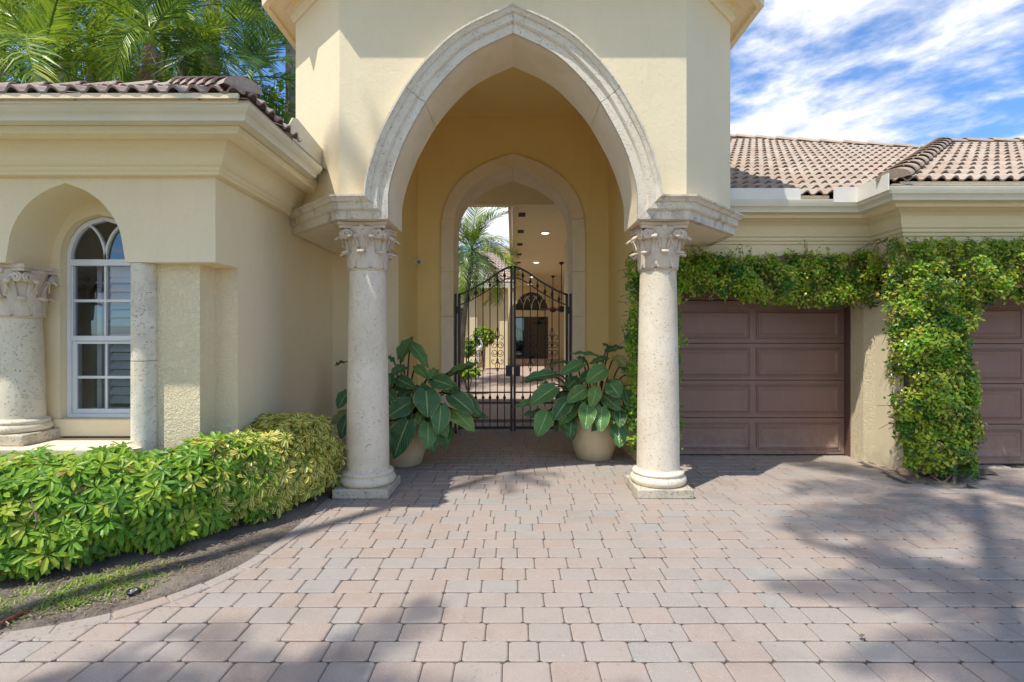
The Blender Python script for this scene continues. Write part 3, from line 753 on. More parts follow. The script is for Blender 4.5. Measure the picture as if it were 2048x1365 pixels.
for s in (-1, 1):
    pts = [(WC+s*(.004+.20*math.sin(u*math.pi/2)**1.3*0+.21*u**1.8), 2.20+.31*math.sin(min(1, u*1.0)*math.pi/2)*.98) for u in [i/10 for i in range(11)]]
    pts = [(WC+s*(.21-.21*math.cos(u*math.pi/2.3)*1.0+.0), 2.19+.33*math.sin(u*math.pi/2.3)) for u in [i/10 for i in range(11)]]
    arc_bar(m, pts, .018, y0+.01, y1-.01)
m.build('tracery', M_white, win)
pz = [(.842, 1.146), (1.172, 1.455), (1.527, 1.823), (1.849, 2.144)]
for a, b in pz:
    for s in (-1, 1):
        m = MB(); xa, xb = (x0+.05, WC) if s < 0 else (WC, x1-.05)
        m.quad((xa, y0+.035, a), (xb, y0+.035, a), (xb, y0+.035, b), (xa, y0+.035, b)); m.build('pane', M_glass, win)
m = MB(); pts = [(WC-(p.x-.03), y0+.033, p.z-.03) for p in NI if p.x > .04]+[(WC, y0+.033, NI[-1].z-.03)]+[(WC+(p.x-.03), y0+.033, p.z-.03) for p in NI[::-1] if p.x > .04]
m.add(pts, [tuple(range(len(pts)))[::-1]]); m.build('pane', M_glass, win)
# plantation shutters and a dark room behind the glass
sh = bpy.data.objects.new('shutter', None); COL.objects.link(sh); sh.parent = wing; sh.matrix_parent_inverse = Matrix.Translation(-Vector((-4, 5, 0)))
m = MB(); ys = 4.66
bx(m, WC-.18, WC-.14, .80, 2.2, ys, ys+.03); bx(m, WC-.10, WC-.05, .80, 2.2, ys-.02, ys+.01); bx(m, WC+.30, WC+.36, .80, 2.2, ys-.02, ys+.01); bx(m, WC-.05, WC+.30, 1.47, 1.54, ys-.02, ys+.01)
bx(m, WC-.05, WC+.30, 2.06, 2.2, ys-.02, ys+.01)
bx(m, WC-.05, WC+.30, .80, .88, ys-.02, ys+.01); m.build('shutter_frame', M_shutter, sh)
for i in range(15):
    z = .92+i*.078
    if 1.45 < z < 1.56: continue
    m = MB(); m.add([(WC-.049, ys-.03, z), (WC+.299, ys-.03, z), (WC+.299, ys+.02, z+.062), (WC-.049, ys+.02, z+.062), (WC-.049, ys-.025, z-.006), (WC+.299, ys-.025, z-.006), (WC+.299, ys+.026, z+.056), (WC-.049, ys+.026, z+.056)], [(0, 1, 2, 3), (4, 7, 6, 5), (0, 4, 5, 1), (3, 2, 6, 7)])
    m.build('slat', M_shutter, sh)
m = MB(); m.box(WC-.8, WC+.9, 4.60, 5.6, .5, 2.9); 
m.f = [f for i, f in enumerate(m.f) if i != 2]; m.t = m.t[:len(m.f)]
m.build('room', M_dark, wing)

# ------------------------------------------------------------------ tiles
TW = .275; TL = .29   # tile width, exposed length in plan
def tile_mesh(slope, mat, TLx=TL):
    L = TLx*math.hypot(1, slope)*1.14; n = 18; m = MB(); V = []
    for (yy, lift) in ((0, .032), (L, .0)):
        for dz in (0, -.018):
            for i in range(n+1):
                x = -TW/2+TW*i/n; ph_ = (2*i/n) % 1; w = .040*(math.sin(math.pi*min(1, max(0, (ph_-.18)/.64)))**.8)-.014
                V.append((x, yy, w+lift+dz))
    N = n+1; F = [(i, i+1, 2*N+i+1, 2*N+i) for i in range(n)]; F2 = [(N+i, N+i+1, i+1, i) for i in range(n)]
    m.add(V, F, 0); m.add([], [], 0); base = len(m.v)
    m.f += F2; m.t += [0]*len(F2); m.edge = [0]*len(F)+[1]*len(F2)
    return m
def tiles(parent, mat, eave_pt, u_dir, up_dir, slope, ncols, nrows, clips, cols0=0, stag=.5, name='roof_tile'):
    "u_dir along eave, up_dir plan direction uphill; clips: list of (point, normal) keep side normal>0"
    src = tile_mesh(slope, mat); U = Vector(u_dir).normalized(); D = Vector(up_dir).normalized(); S = (D+Vector((0, 0, slope))).normalized(); N = U.cross(S).normalized()
    if N.z < 0: N = -N
    me = src.mesh('roof_tile', mat); ea = me.attributes.new('edge', 'FLOAT', 'FACE'); ea.data.foreach_set('value', np.array(src.edge, dtype=np.float32))
    base = Matrix((( U.x, S.x, N.x, 0), (U.y, S.y, N.y, 0), (U.z, S.z, N.z, 0), (0, 0, 0, 1)))
    lst = []
    for r in range(nrows):
        for c in range(cols0, cols0+ncols):
            p = Vector(eave_pt)+U*(c+.5+stag*(r % 2)*0)*TW+(D+Vector((0, 0, slope)))*(r*TL)
            p += N*random.gauss(0, .0015)
            mt = Matrix.Translation(p) @ base @ Matrix.Rotation(random.gauss(0, .006), 4, 'Z')
            cs = [mt @ Vector((a, b, 0)) for a in (-TW/2, TW/2) for b in (0, TL*1.3)]
            keep = True; cut = []
            for cp, cn in clips:
                d = [(q-Vector(cp)).dot(Vector(cn)) for q in cs]
                if max(d) < 0: keep = False; break
                if min(d) < 0: cut.append((cp, cn))
            if keep: lst.append((r*TL, mt, cut))
    def key(t):
        q = t[1].translation; return q.x**2+q.y**2
    lst.sort(key=key); rest = MB(); rest_edge = []
    for i, (_, mt, cut) in enumerate(lst):
        if cut:
            bm = bmesh.new(); bm.from_mesh(me); bm.transform(mt)
            for cp, cn in cut: bmesh.ops.bisect_plane(bm, geom=bm.verts[:]+bm.edges[:]+bm.faces[:], plane_co=cp, plane_no=cn, clear_inner=True)
            if i < 290:
                m2 = bpy.data.meshes.new('roof_tile'); bm.to_mesh(m2); m2.materials.append(mat)
                o = bpy.data.objects.new(name, m2); COL.objects.link(o); o.parent = parent; o.matrix_parent_inverse = parent.matrix_parent_inverse.inverted() if False else Matrix.Identity(4)
            bm.free()
        elif i < 290:
            o = bpy.data.objects.new(name, me); COL.objects.link(o); o.parent = parent; o.matrix_basis = mt
        else:
            rest.add([mt @ Vector(v) for v in src.v], src.f, random.random()); rest_edge += src.edge
    if rest.v:
        o = rest.build('roof_tile_field', mat); o.parent = parent; o['kind'] = 'stuff'
        ea = o.data.attributes.new('edge', 'FLOAT', 'FACE'); ea.data.foreach_set('value', np.array(rest_edge, dtype=np.float32))
def caps(parent, a, b, mat, name='ridge_tile', L=.30, r=.105, lift=.03, end=False):
    a = Vector(a); b = Vector(b); t = (b-a).normalized(); n = max(1, int((b-a).length/L)); side = t.cross(Vector((0, 0, 1))).normalized(); up = side.cross(t)
    for i in range(n+1):
        p0 = a+t*(i*L); m = MB(); V = []; K = 10
        L2 = L*1.12
        for (s_, rr, zz_) in ((0, r, .028), (L2, r*.86, 0)):
            for th_ in (0, .014):
                for k in range(K+1):
                    w = math.pi*k/K; q = p0+t*s_+side*math.cos(w)*(rr-th_)+up*(math.sin(w)*(rr-th_)*.62+zz_*.75+lift-.04); V.append(q)
        N = K+1; F = [(k, 2*N+k, 2*N+k+1, k+1) for k in range(K)]+[(N+k, k, k+1, N+k+1) for k in range(K)]
        if i == 0 and end: V.append(p0+up*(lift-.03)); F += [(len(V)-1, N+k+1, N+k) for k in range(K)]
        m.add(V, F, random.random()); o = m.build(name, mat, None, auto=40); o.parent = parent

# left wing roof
def sub_roof(rl, mat, parent, loc):
    o = rl.build('roof', mat, None); o.parent = parent; o.matrix_parent_inverse = Matrix.Translation(-Vector(loc)); return o
rl = MB(); E = 3.13; ye = 3.47; xe = -1.80; sl = .5; ymax = 4.67
hx = xe-(ymax-ye); hz = E+sl*(ymax-ye)
rl.add([(-9, ye, E), (xe, ye, E), (hx, ymax, hz), (-9, ymax, hz), (xe, 6.0, E), (hx, 6.0, hz), (-9, 6.5, hz)], [(0, 1, 2, 3), (1, 4, 5, 2), (3, 2, 5, 6)])
roofL = sub_roof(rl, M_tile_old, wing, (-4, 5, 0))
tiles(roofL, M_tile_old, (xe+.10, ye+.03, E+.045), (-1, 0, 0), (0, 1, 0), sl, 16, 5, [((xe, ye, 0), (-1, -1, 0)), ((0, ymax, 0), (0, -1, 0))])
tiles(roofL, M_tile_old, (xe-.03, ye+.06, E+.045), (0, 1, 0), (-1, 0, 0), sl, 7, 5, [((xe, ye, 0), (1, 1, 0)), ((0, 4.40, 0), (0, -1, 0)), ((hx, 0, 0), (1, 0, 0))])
caps(roofL, (xe-.06, ye+.06, E+.08), (hx, ymax, hz+.06), M_tile_old, 'hip_tile', L=.27, r=.125, lift=.03, end=True)
caps(roofL, (hx+.1, ymax, hz+.045), (-7, ymax+.1, hz+.045), M_tile_old, 'ridge_tile', L=.33, r=.10)
m = MB(); m.box(-7.4, xe-.08, ye+.03, ye+.05, E-.02, E+.05); m.build('eave_filler', M_trim, wing)

# ------------------------------------------------------------------ garage wing
gar = thing('garage_wing', 'cream garage wing with deep cornice and pinkish clay tile roof, vine along its wall', 'garage wing', (6, 7, 0))
GL = (6, 7, 0); XJ = 4.31
m = MB()
m.quad((1.90, 6.15, 2.10), (XJ, 6.15, 2.10), (XJ, 6.15, 3.0), (1.90, 6.15, 3.0))
m.quad((1.90, 6.15, 2.10), (1.90, 6.64, 2.10), (XJ, 6.64, 2.10), (XJ, 6.15, 2.10))
m.quad((1.5, 6.15, 0), (1.90, 6.15, 0), (1.90, 6.15, 2.66), (1.5, 6.15, 2.66))
m.quad((1.90, 6.15, 0), (1.90, 6.70, 0), (1.90, 6.70, 2.1), (1.90, 6.15, 2.1))
m.quad((XJ, 5.65, 2.10), (12, 5.65, 2.10), (12, 5.65, 3.0), (XJ, 5.65, 3.0))
m.quad((XJ, 5.65, 2.10), (XJ, 6.2, 2.10), (12, 6.2, 2.10), (12, 5.65, 2.10))
m.quad((XJ, 5.65, 0), (XJ, 6.15, 0), (XJ, 6.15, 3.0), (XJ, 5.65, 3.0))
m.build('wall', M_stucco, gar)
m = MB()
m.prism([(4.30, 6.70), (4.27, 6.24), (4.33, 6.02), (4.42, 5.66), (4.80, 5.66), (4.80, 6.70)], 0, 2.10)
m.build('pier', M_stucco_t, gar)
m = MB(); m.box(7.38, 12, 5.66, 6.2, 0, 2.1); m.build('pier', M_stucco_t, gar)
GCP = [(-.02, 2.632), (.025, 2.632), (.03, 2.66), (.055, 2.67), (.06, 2.70), (.085, 2.715), (.09, 2.735), (.10, 2.76), (.115, 2.83), (.16, 2.86), (.205, 2.868), (.21, 2.888), (.25, 2.89), (.26, 2.872), (.34, 2.872), (.345, 2.90), (.375, 2.905), (.375, 2.99), (-.02, 2.99)]
gp_ = [(2.33, 6.15), (XJ, 6.15), (XJ, 5.65), (12, 5.65)]
sweep('cornice', GCP, gp_, M_trim, gar, side=1)
sweep('gutter', [(.38, 2.907), (.465, 2.907), (.47, 2.93), (.485, 2.95), (.505, 2.965), (.515, 3.0), (.52, 3.025), (.52, 3.035), (.508, 3.035), (.508, 3.02), (.38, 2.95)], gp_, M_gutter, gar, side=1)
E2 = 3.045; m = MB()
def plate(m, a, b, z0, z1, th=.012, cut=0):
    a = Vector((*a, 0)); b = Vector((*b, 0)); t = (b-a).normalized(); n = Vector((-t.y, t.x, 0))*th
    q = [a, b, b-t*cut, a]
    vs = [(a.x, a.y, z0), (b.x, b.y, z0), (b.x, b.y, z1-cut), (b.x-t.x*cut, b.y-t.y*cut, z1), (a.x, a.y, z1)]
    vs2 = [(x+n.x, y+n.y, z) for x, y, z in vs]; N = 5
    m.add(vs+vs2, [(0, 1, 2, 3, 4), (9, 8, 7, 6, 5)]+[(i, N+i, N+(i+1) % N, (i+1) % N) for i in range(N)])
plate(m, (2.35, 5.64), (3.17, 5.64), 3.0, 3.16, cut=.03); m.build('flashing', M_flash, gar)
m = MB(); plate(m, (XJ-.53, 5.64), (3.53, 5.64), 3.0, 3.17, cut=.02); plate(m, (XJ-.53, 5.635), (XJ-.53, 5.16), 3.0, 3.17, cut=.0); m.build('flashing', M_flash, gar)
# main garage roof: eave at y=5.65 climbing away, cut on the right by a hip that falls away to the right
sl2 = .5; A = Vector((4.82, 11.6, E2+.5*5.95)); B = Vector((7.57, 9.52, E2+.5*3.87)); d_ = (B-A); far_ = B+d_*1.2
rl = MB()
ya = A.y-d_.y/d_.x*(A.x-2.0)
rl.add([(2.35, 5.65, E2), (13.5, 5.65, E2), (13.5, far_.y-1.5, E2+.5*(far_.y-1.5-5.65)), tuple(far_), tuple(A), (2.0, ya, E2+.5*(ya-5.65)), (2.0, 5.9, E2)], [(0, 1, 2, 3, 4, 5, 6)])
y2 = 8.33; xh = XJ-.5; 
z2 = E2+.5*(y2-5.15); x2 = xh+(y2-5.15)
rl.add([(xh, 5.15, E2+.005), (14, 5.15, E2+.005), (14, y2, z2), (x2, y2, z2), (xh, 9.0, E2+.005), (x2, 10, z2)], [(0, 1, 2, 3), (0, 3, 5, 4)])
roofG = sub_roof(rl, M_tile, gar, GL)
hn = Vector((d_.y, -d_.x, 0)).normalized()
if hn.dot(Vector((3, 6, 0))-A) < 0: hn = -hn
valley = ((xh, 5.65, 0), (-1, 1, 0))     # main plane side of the valley
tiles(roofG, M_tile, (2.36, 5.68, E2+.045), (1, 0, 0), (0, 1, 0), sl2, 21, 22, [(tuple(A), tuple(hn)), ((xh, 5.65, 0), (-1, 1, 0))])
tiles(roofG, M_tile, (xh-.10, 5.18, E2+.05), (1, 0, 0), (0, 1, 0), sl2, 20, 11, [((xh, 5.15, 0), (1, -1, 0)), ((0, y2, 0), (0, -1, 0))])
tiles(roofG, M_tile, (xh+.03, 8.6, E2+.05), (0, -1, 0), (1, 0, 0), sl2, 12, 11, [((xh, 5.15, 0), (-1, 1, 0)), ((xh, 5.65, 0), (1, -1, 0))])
caps(roofG, (xh+.05, 5.20, E2+.07), (x2, y2, z2+.05), M_tile, 'hip_tile', L=.40, r=.15, lift=.035, end=True)
caps(roofG, (x2-.1, y2, z2+.05), (13, y2, z2+.05), M_tile, 'ridge_tile', L=.42, r=.11)
caps(roofG, A-d_*1.1+Vector((0, 0, .05)), B+d_*.3+Vector((0, 0, .05)), M_tile, 'ridge_tile', L=.42, r=.12)
m = MB(); m.box(xh+.12, 12, 5.19, 5.21, E2-.03, E2+.05); m.box(3.18, 3.52, 5.70, 5.72, E2-.03, E2+.05); m.build('eave_filler', M_stucco, gar)

def garage_door(label, xr, y, ncol, xs, loc):
    t = thing('garage_door', label, 'garage door', loc, 'brown panelled garage doors')
    m = MB(); x0 = xs[0][0]-.075; x1 = xs[-1][1]+.06
    m.box(x0-.09, x0-.005, y-.10, y+.02, 0, 2.06); m.box(x1+.005, x1+.09, y-.10, y+.02, 0, 2.06); m.box(x0-.09, x1+.09, y-.09, y+.02, 2.0, 2.098)
    m.build('frame', M_doorframe, t, bevel=.004)
    rows = [(.071, .414), (.543, .905), (1.02, 1.377), (1.50, 1.857)]; cuts = [.008, .482, .966, 1.442, 1.995]
    for i, (za, zb) in enumerate(rows):
        m = MB(); m.box(x0, x1, y, y+.04, cuts[i]+.004, cuts[i+1]-.004); se = m.build('door_section', M_door, t, bevel=.004)
        for xa, xb in xs:
            m = MB(); f = .012
            o1 = [(xa, za), (xb, za), (xb, zb), (xa, zb)]
            rings = [(0, 0), (.006, -.010), (.016, -.010), (.030, .006), (.042, .006), (.075, -.006)]
            V = []
            for ins, pj in rings: V += [(xa+ins, y-.001-pj*-1 if False else y-.002+(-pj), za+ins), (xb-ins, y-.002-pj, za+ins), (xb-ins, y-.002-pj, zb-ins), (xa+ins, y-.002-pj, zb-ins)]
            F = [(4*r_+k, 4*r_+(k+1) % 4, 4*r_+4+(k+1) % 4, 4*r_+4+k) for r_ in range(len(rings)-1) for k in range(4)]+[tuple(4*(len(rings)-1)+k for k in range(4))]
            m.add([(a, b-.010, c) for a, b, c in V]+[(xa, y, za), (xb, y, za), (xb, y, zb), (xa, y, zb)], F+[(24+k, 24+(k+1) % 4, (k+1) % 4, k) for k in range(4)])
            m.build('panel', M_door, se)
    m = MB(); m.box(x0, x1, y-.012, y+.03, .0, .012); m.build('weather_strip', M_black, t)
    m = MB(); m.box(x0-.08, x1+.08, y+.041, y+.06, 0, 2.09); m.build('backing', M_doorframe, t)  # added sheet, keeps outside light from showing through the section seams
    return t
garage_door('brown panelled garage door directly right of the stone column', 4.3, 6.60, 2, [(1.975, 3.045), (3.136, 4.213)], (3.1, 6.6, 0))
garage_door('brown panelled garage door at the right edge, beyond the leafy vine column', 8, 6.10, 2, [(4.97, 6.05), (6.14, 7.22)], (6.1, 6.1, 0))

# ------------------------------------------------------------------ iron gate
GY = 8.15
def gz(u):   # top rail height over u (0 at hinge, 1 at centre)
    tab = [(0, 0), (.11, .075), (.22, .172), (.42, .39), (.576, .578), (.73, .797), (.864, .9375), (.966, .994), (1, 1)]
    for (a, b), (c, d) in zip(tab[:-1], tab[1:]):
        if u <= c: return b+(d-b)*(u-a)/(c-a)
    return 1
def gate(s, label):
    t = thing('iron_gate', label, 'gate', (s*.85, GY, 0), 'wrought iron gate leaves'); xh_, xc = .862, .008
    X = lambda u: s*(xh_-(xh_-xc)*u)
    def rail(name, zf, w=.018, h=.022):
        m = MB(); n = 24
        for i in range(n):
            ua, ub = i/n, (i+1)/n; xa, xb = X(ua), X(ub); za, zb = zf(ua), zf(ub)
            v = [(x, GY+dy, z+dz) for x, z in ((xa, za), (xb, zb)) for dy in (-w, w) for dz in (-h/2, h/2)]
            m.add(v, [(0, 1, 5, 4), (2, 6, 7, 3), (1, 3, 7, 5), (0, 4, 6, 2)])
        m.build(name, M_iron, t)
    rail('top_rail', lambda u: 2.20+.444*gz(u), .02, .032)
    rail('lower_curved_rail', lambda u: 2.035+.44*gz(u), .012, .02)
    for z, h in ((.648, .022), (.48, .03), (.085, .045), (.51, .008)): rail('cross_rail', lambda u: z, .015, h)
    m = MB(); xa = s*.875; m.box(min(xa, xa-s*.04), max(xa, xa-s*.04), GY-.02, GY+.02, .06, 2.215); m.build('stile', M_iron, t)
    m = MB(); m.box(min(0+s*.006, s*.045), max(s*.006, s*.045), GY-.02, GY+.02, .03, 2.655); m.build('stile', M_iron, t)
    m = MB(); m.box(min(s*.893, s*.927), max(s*.893, s*.927), GY-.045, GY-.005, 0, 2.215); 
    m.build('hinge_post', M_iron, t)
    m = MB()
    for z in (.35, 1.9): m.lathe([(.016, 0), (.016, .11)], (s*.885, GY-.01, z), 10)
    m.build('hinge', M_iron, t)
    bars = [89, 74.5, 60, 46, 31, 17] if s < 0 else [19.7, 34.6, 49, 64, 78, 92][::-1]
    for i, px in enumerate(bars):
        x = s*px*.00796; u = (xh_-abs(x))/(xh_-xc); zt = 2.20+.444*gz(u)
        m = MB(); m.tube([(x, GY, .10), (x, GY, zt)], .0085, 6); b = m.build('bar', M_iron, t)
        zk = zt-(.10 if i % 2 else .12)
        for zz_ in (zk, .565): kn = MB(); kn.lathe([(.009, -.045), (.016, -.03), (.011, -.024), (.026, -.006), (.026, .006), (.011, .024), (.016, .03), (.009, .045)], (x, GY, zz_), 8); kn.build('collar', M_iron, b)
        if i in (1, 4) :
            m = MB()
            def spiral(c, r, a0, turns, sg, k=.75, n=14): return [Vector((c[0]+sg*math.cos(a0+q/n*turns*2*math.pi)*r*(1-k*q/n), GY-.012, c[1]+math.sin(a0+q/n*turns*2*math.pi)*r*(1-k*q/n))) for q in range(n+1)]
            for sg in (-1, 1):
                for zc_, fl in ((1.395, 1), (1.275, -1)):
                    pts = [Vector((c_.x, c_.y, zc_+(c_.z-zc_)*fl)) for c_ in spiral((x+sg*.045, zc_), .062, math.pi*.95, -1.55, sg, .72, 18)]
                    m.tube(pts, .0055, 5)
                for zc_, fl in ((1.52, 1), (1.135, -1)):
                    a = [(x+sg*.006, zc_-.06*fl), (x+sg*.02, zc_+.01*fl), (x+sg*.05, zc_+.04*fl), (x+sg*.085, zc_+.02*fl), (x+sg*.09, zc_-.02*fl), (x+sg*.065, zc_-.03*fl), (x+sg*.058, zc_-.008*fl)]
                    m.tube([Vector((p.x, GY-.012, p.y)) for p in spline([(p, q, 0) for p, q in a], 3)], .005, 5)
                    a = [(x+sg*.004, zc_+.0*fl), (x+sg*.03, zc_+.05*fl), (x+sg*.028, zc_+.09*fl), (x+sg*.008, zc_+.12*fl), (x+sg*.018, zc_+.15*fl)]
                    m.tube([Vector((p.x, GY-.012, p.y)) for p in spline([(p, q, 0) for p, q in a], 3)], .005, 5)
            m.build('scroll', M_iron, t)
    m = MB(); m.box(min(s*.008, s*.115), max(s*.008, s*.115), GY-.035, GY+.035, .905, 1.075); m.build('lock_box', M_iron, t, bevel=.004)
    if s > 0: m = MB(); m.tube([(.06, GY-.035, .99), (.06, GY-.075, .99)], [.018, .022], 12); m.build('knob', M_iron, t)
    return t
gate(-1, 'left leaf of the black wrought iron gate, hinged beside the palm view')
gate(1, 'right leaf of the black wrought iron gate, with the round lock knob')

# wall light on the vestibule wall
t = thing('wall_light', 'small square white floodlight on the left vestibule wall', 'wall light', (-1.49, 7.85, 2.66))
m = MB(); m.lathe([(.045, -.06), (.045, .0)], (0, 0, 0), 12); m.v = [(-1.50+.03+z*.5+.0, 7.85+x, 2.68+y) for x, y, z in m.v]; m.build('base', M_white, t)
m = MB(); m.box(-1.47, -1.39, 7.78, 7.86, 2.625, 2.705); m.build('lamp_housing', M_white, t, bevel=.012)
m = MB(); m.box(-1.455, -1.405, 7.768, 7.779, 2.64, 2.69); m.build('lens', M_glass, t)

# ------------------------------------------------------------------ potted philodendrons
def philo_leaf(base, tip, width, droop=.12, fold=.22, roll=0.0, up=Vector((0, -.75, .66))):
    base = Vector(base); tip = Vector(tip); tip = tip+(tip-base)*.08; ax = tip-base; L = ax.length; ax.normalize()
    nrm = (up-ax*up.dot(ax)).normalized(); nrm = Quaternion(ax, roll) @ nrm; side = ax.cross(nrm)
    m = MB(); n = 12; k = 5; V = []; UV = []
    for i in range(n+1):
        v = i/n
        w = (.42+.58*math.sin(min(1, v/.34)*math.pi/2)) if v < .34 else max(.015, math.cos((v-.34)/.66*math.pi/2)**.82)
        for j in range(-k, k+1):
            u = j/k
            back = -.11*L*max(0, abs(u)-.12)*max(0, 1-v*3.2)          # heart-shaped lobes
            wave = .012*math.sin(v*17+u*3)*abs(u)
            p = base+ax*(v*L+back)+side*(u*w*width/2*(1-.05*abs(math.sin(v*9))))+nrm*(abs(u)*w*width*fold*.5-droop*L*(v-.35)**2+wave)
            V.append(p); UV.append((u, v))
    K = 2*k+1
    m.add(V, [(i*K+j, i*K+j+1, (i+1)*K+j+1, (i+1)*K+j) for i in range(n) for j in range(2*k)], random.random(), UV)
    return m
def potted(label, c, pot_prof, leaves, x_off, y_off, sc, group, rmax):
    t = thing('potted_plant', label, 'potted plant', (c[0], c[1], 0), group)
    m = MB(); m.lathe(pot_prof, (c[0], c[1], 0), 40); m.build('pot', M_pot, t, auto=50)
    m = MB(); m.lathe([(.24, 0), (.24, .01)], (c[0], c[1], pot_prof[-3][1]-.03), 20); m.build('potting_soil', M_soil, t)
    top = Vector((c[0], c[1], .50)); stems = MB(); random.seed(3)
    extra = [(a+random.uniform(-70, 70), b+random.uniform(-30, 60), c_+random.uniform(-90, 90), d_2+random.uniform(-20, 60), w_*random.uniform(.7, .95), max(0, e_-.10)) for (a, b, c_, d_2, w_, e_) in leaves[::2] if e_ > .12]
    for (bx_, by_, tx_, ty_, w, dep) in list(leaves)+extra:
        Yb = c[1]-dep; Yt = Yb-.10-.06*random.random() if ty_ > by_ else Yb-.05+.03*random.random()
        b = P(x_off+bx_/sc, y_off+by_/sc, Yb); tp = P(x_off+tx_/sc, y_off+ty_/sc, Yt)
        wd = w/sc/1024*Yb
        up = Vector((random.uniform(-.15, .15), -.75, .62)) if ty_ > by_+40 else Vector((0, -.45, .9))
        lf = philo_leaf(b, tp, wd*1.16, droop=random.uniform(.1, .22), fold=random.uniform(.08, .3), roll=random.uniform(-.25, .25), up=up)
        lf.build('leaf', M_philo, t, smooth=True)
        st = top+Vector(((b.x-c[0])*.25, (b.y-c[1])*.25, -.05)); mid = st.lerp(b, .6)+Vector((0, 0, .12+.05*random.random()))
        stems.tube(spline([st, mid, b], 5), [.010]*10+[.007], 6)
    for k in range(4): 
        a = random.random()*6.28; stems.tube([top+Vector((.05*math.cos(a), .05*math.sin(a), -.05)), top+Vector((.12*math.cos(a), .12*math.sin(a), .28))], [.022, .012], 7)
    stems.build('stem', M_stem, t)
    return t
# (base x, base y, tip x, tip y, width, depth toward the camera) read off the photograph
LL = [(640, 270, 735, 75, 150, .05), (735, 120, 885, 320, 120, .0), (1110, 385, 1325, 290, 140, .20), (930, 450, 1120, 510, 150, .22), (875, 545, 890, 775, 225, .34), (745, 650, 520, 790, 170, .33),
      (1100, 590, 1300, 750, 175, .28), (1110, 720, 1305, 905, 150, .26), (1010, 680, 990, 940, 165, .36), (710, 820, 580, 1150, 220, .44), (890, 840, 895, 1075, 155, .40), (1280, 790, 1430, 790, 120, .16),
      (600, 440, 765, 520, 110, .18), (850, 740, 800, 860, 90, .30), (1080, 840, 1060, 1040, 90, .22), (1020, 900, 1010, 1045, 100, .24), (155, 290, 50, 320, 70, .05), (160, 560, 75, 705, 110, .12),
      (160, 740, 15, 850, 90, .10), (150, 790, 100, 980, 110, .18), (545, 400, 545, 520, 80, .22), (520, 560, 600, 650, 90, .25), (540, 860, 530, 1100, 90, .36), (590, 300, 515, 240, 80, .05),
      (780, 330, 880, 430, 90, .12), (680, 330, 560, 400, 110, .10), (960, 360, 900, 470, 90, .08), (400, 300, 330, 420, 140, .0), (350, 620, 280, 800, 150, .1), (1060, 480, 1150, 620, 120, .12), (700, 560, 620, 700, 120, .18),
      (1180, 520, 1090, 560, 90, .1), (880, 640, 960, 800, 130, .2), (760, 760, 700, 900, 120, .28), (300, 480, 200, 560, 130, .05), (420, 900, 380, 1080, 120, .2)]
potted('potted philodendron in cream pot, left of the gate behind the left column', (-1.32, 6.15), [(.205, 0), (.222, .012), (.262, .14), (.298, .27), (.314, .36), (.310, .42), (.290, .50), (.286, .53), (.276, .545), (.25, .54), (.245, .45)], LL, 660, 660, 4.55, 'potted philodendrons flanking the gate', .31)
RL = [(800, 235, 565, 205, 70, .05), (870, 190, 1020, 150, 90, .02), (900, 170, 845, 125, 60, .0), (575, 300, 345, 305, 70, .10), (420, 400, 145, 435, 110, .20), (660, 300, 470, 400, 110, .18), (890, 250, 730, 300, 60, .12),
      (870, 350, 705, 470, 150, .24), (415, 520, 195, 670, 165, .30), (310, 630, 60, 690, 90, .22), (350, 740, 110, 770, 90, .24), (695, 530, 525, 650, 130, .34), (530, 630, 405, 805, 150, .38), (790, 520, 740, 700, 115, .36),
      (905, 480, 1000, 610, 150, .30), (1030, 520, 1095, 695, 145, .28), (840, 590, 1005, 725, 140, .24), (345, 740, 255, 960, 165, .36), (590, 680, 455, 850, 125, .30), (705, 680, 690, 890, 150, .44), (835, 700, 825, 920, 140, .42),
      (930, 740, 945, 850, 80, .34), (1000, 740, 1000, 880, 110, .36), (985, 850, 1000, 1055, 170, .34), (560, 830, 545, 975, 120, .32), (430, 820, 420, 915, 80, .22), (1080, 400, 1150, 420, 90, .10), (1060, 650, 1150, 780, 120, .2),
      (1040, 300, 1065, 390, 110, .06), (700, 290, 610, 250, 90, .05), (960, 240, 1050, 330, 110, .05), (760, 400, 640, 460, 110, .12), (620, 440, 500, 540, 120, .10), (860, 620, 780, 700, 110, .2), (650, 560, 600, 700, 120, .2), (1100, 500, 1180, 600, 120, .1), (500, 560, 430, 640, 110, .12), (920, 560, 880, 700, 110, .18), (700, 560, 680, 680, 110, .2)]
potted('potted philodendron in cream pot, right of the gate beside the right column', (1.02, 6.45), [(.205, 0), (.222, .012), (.262, .14), (.298, .27), (.314, .36), (.310, .42), (.290, .50), (.286, .53), (.276, .545), (.25, .54), (.245, .45)], RL, 1020, 660, 4.55, 'potted philodendrons flanking the gate', .31)

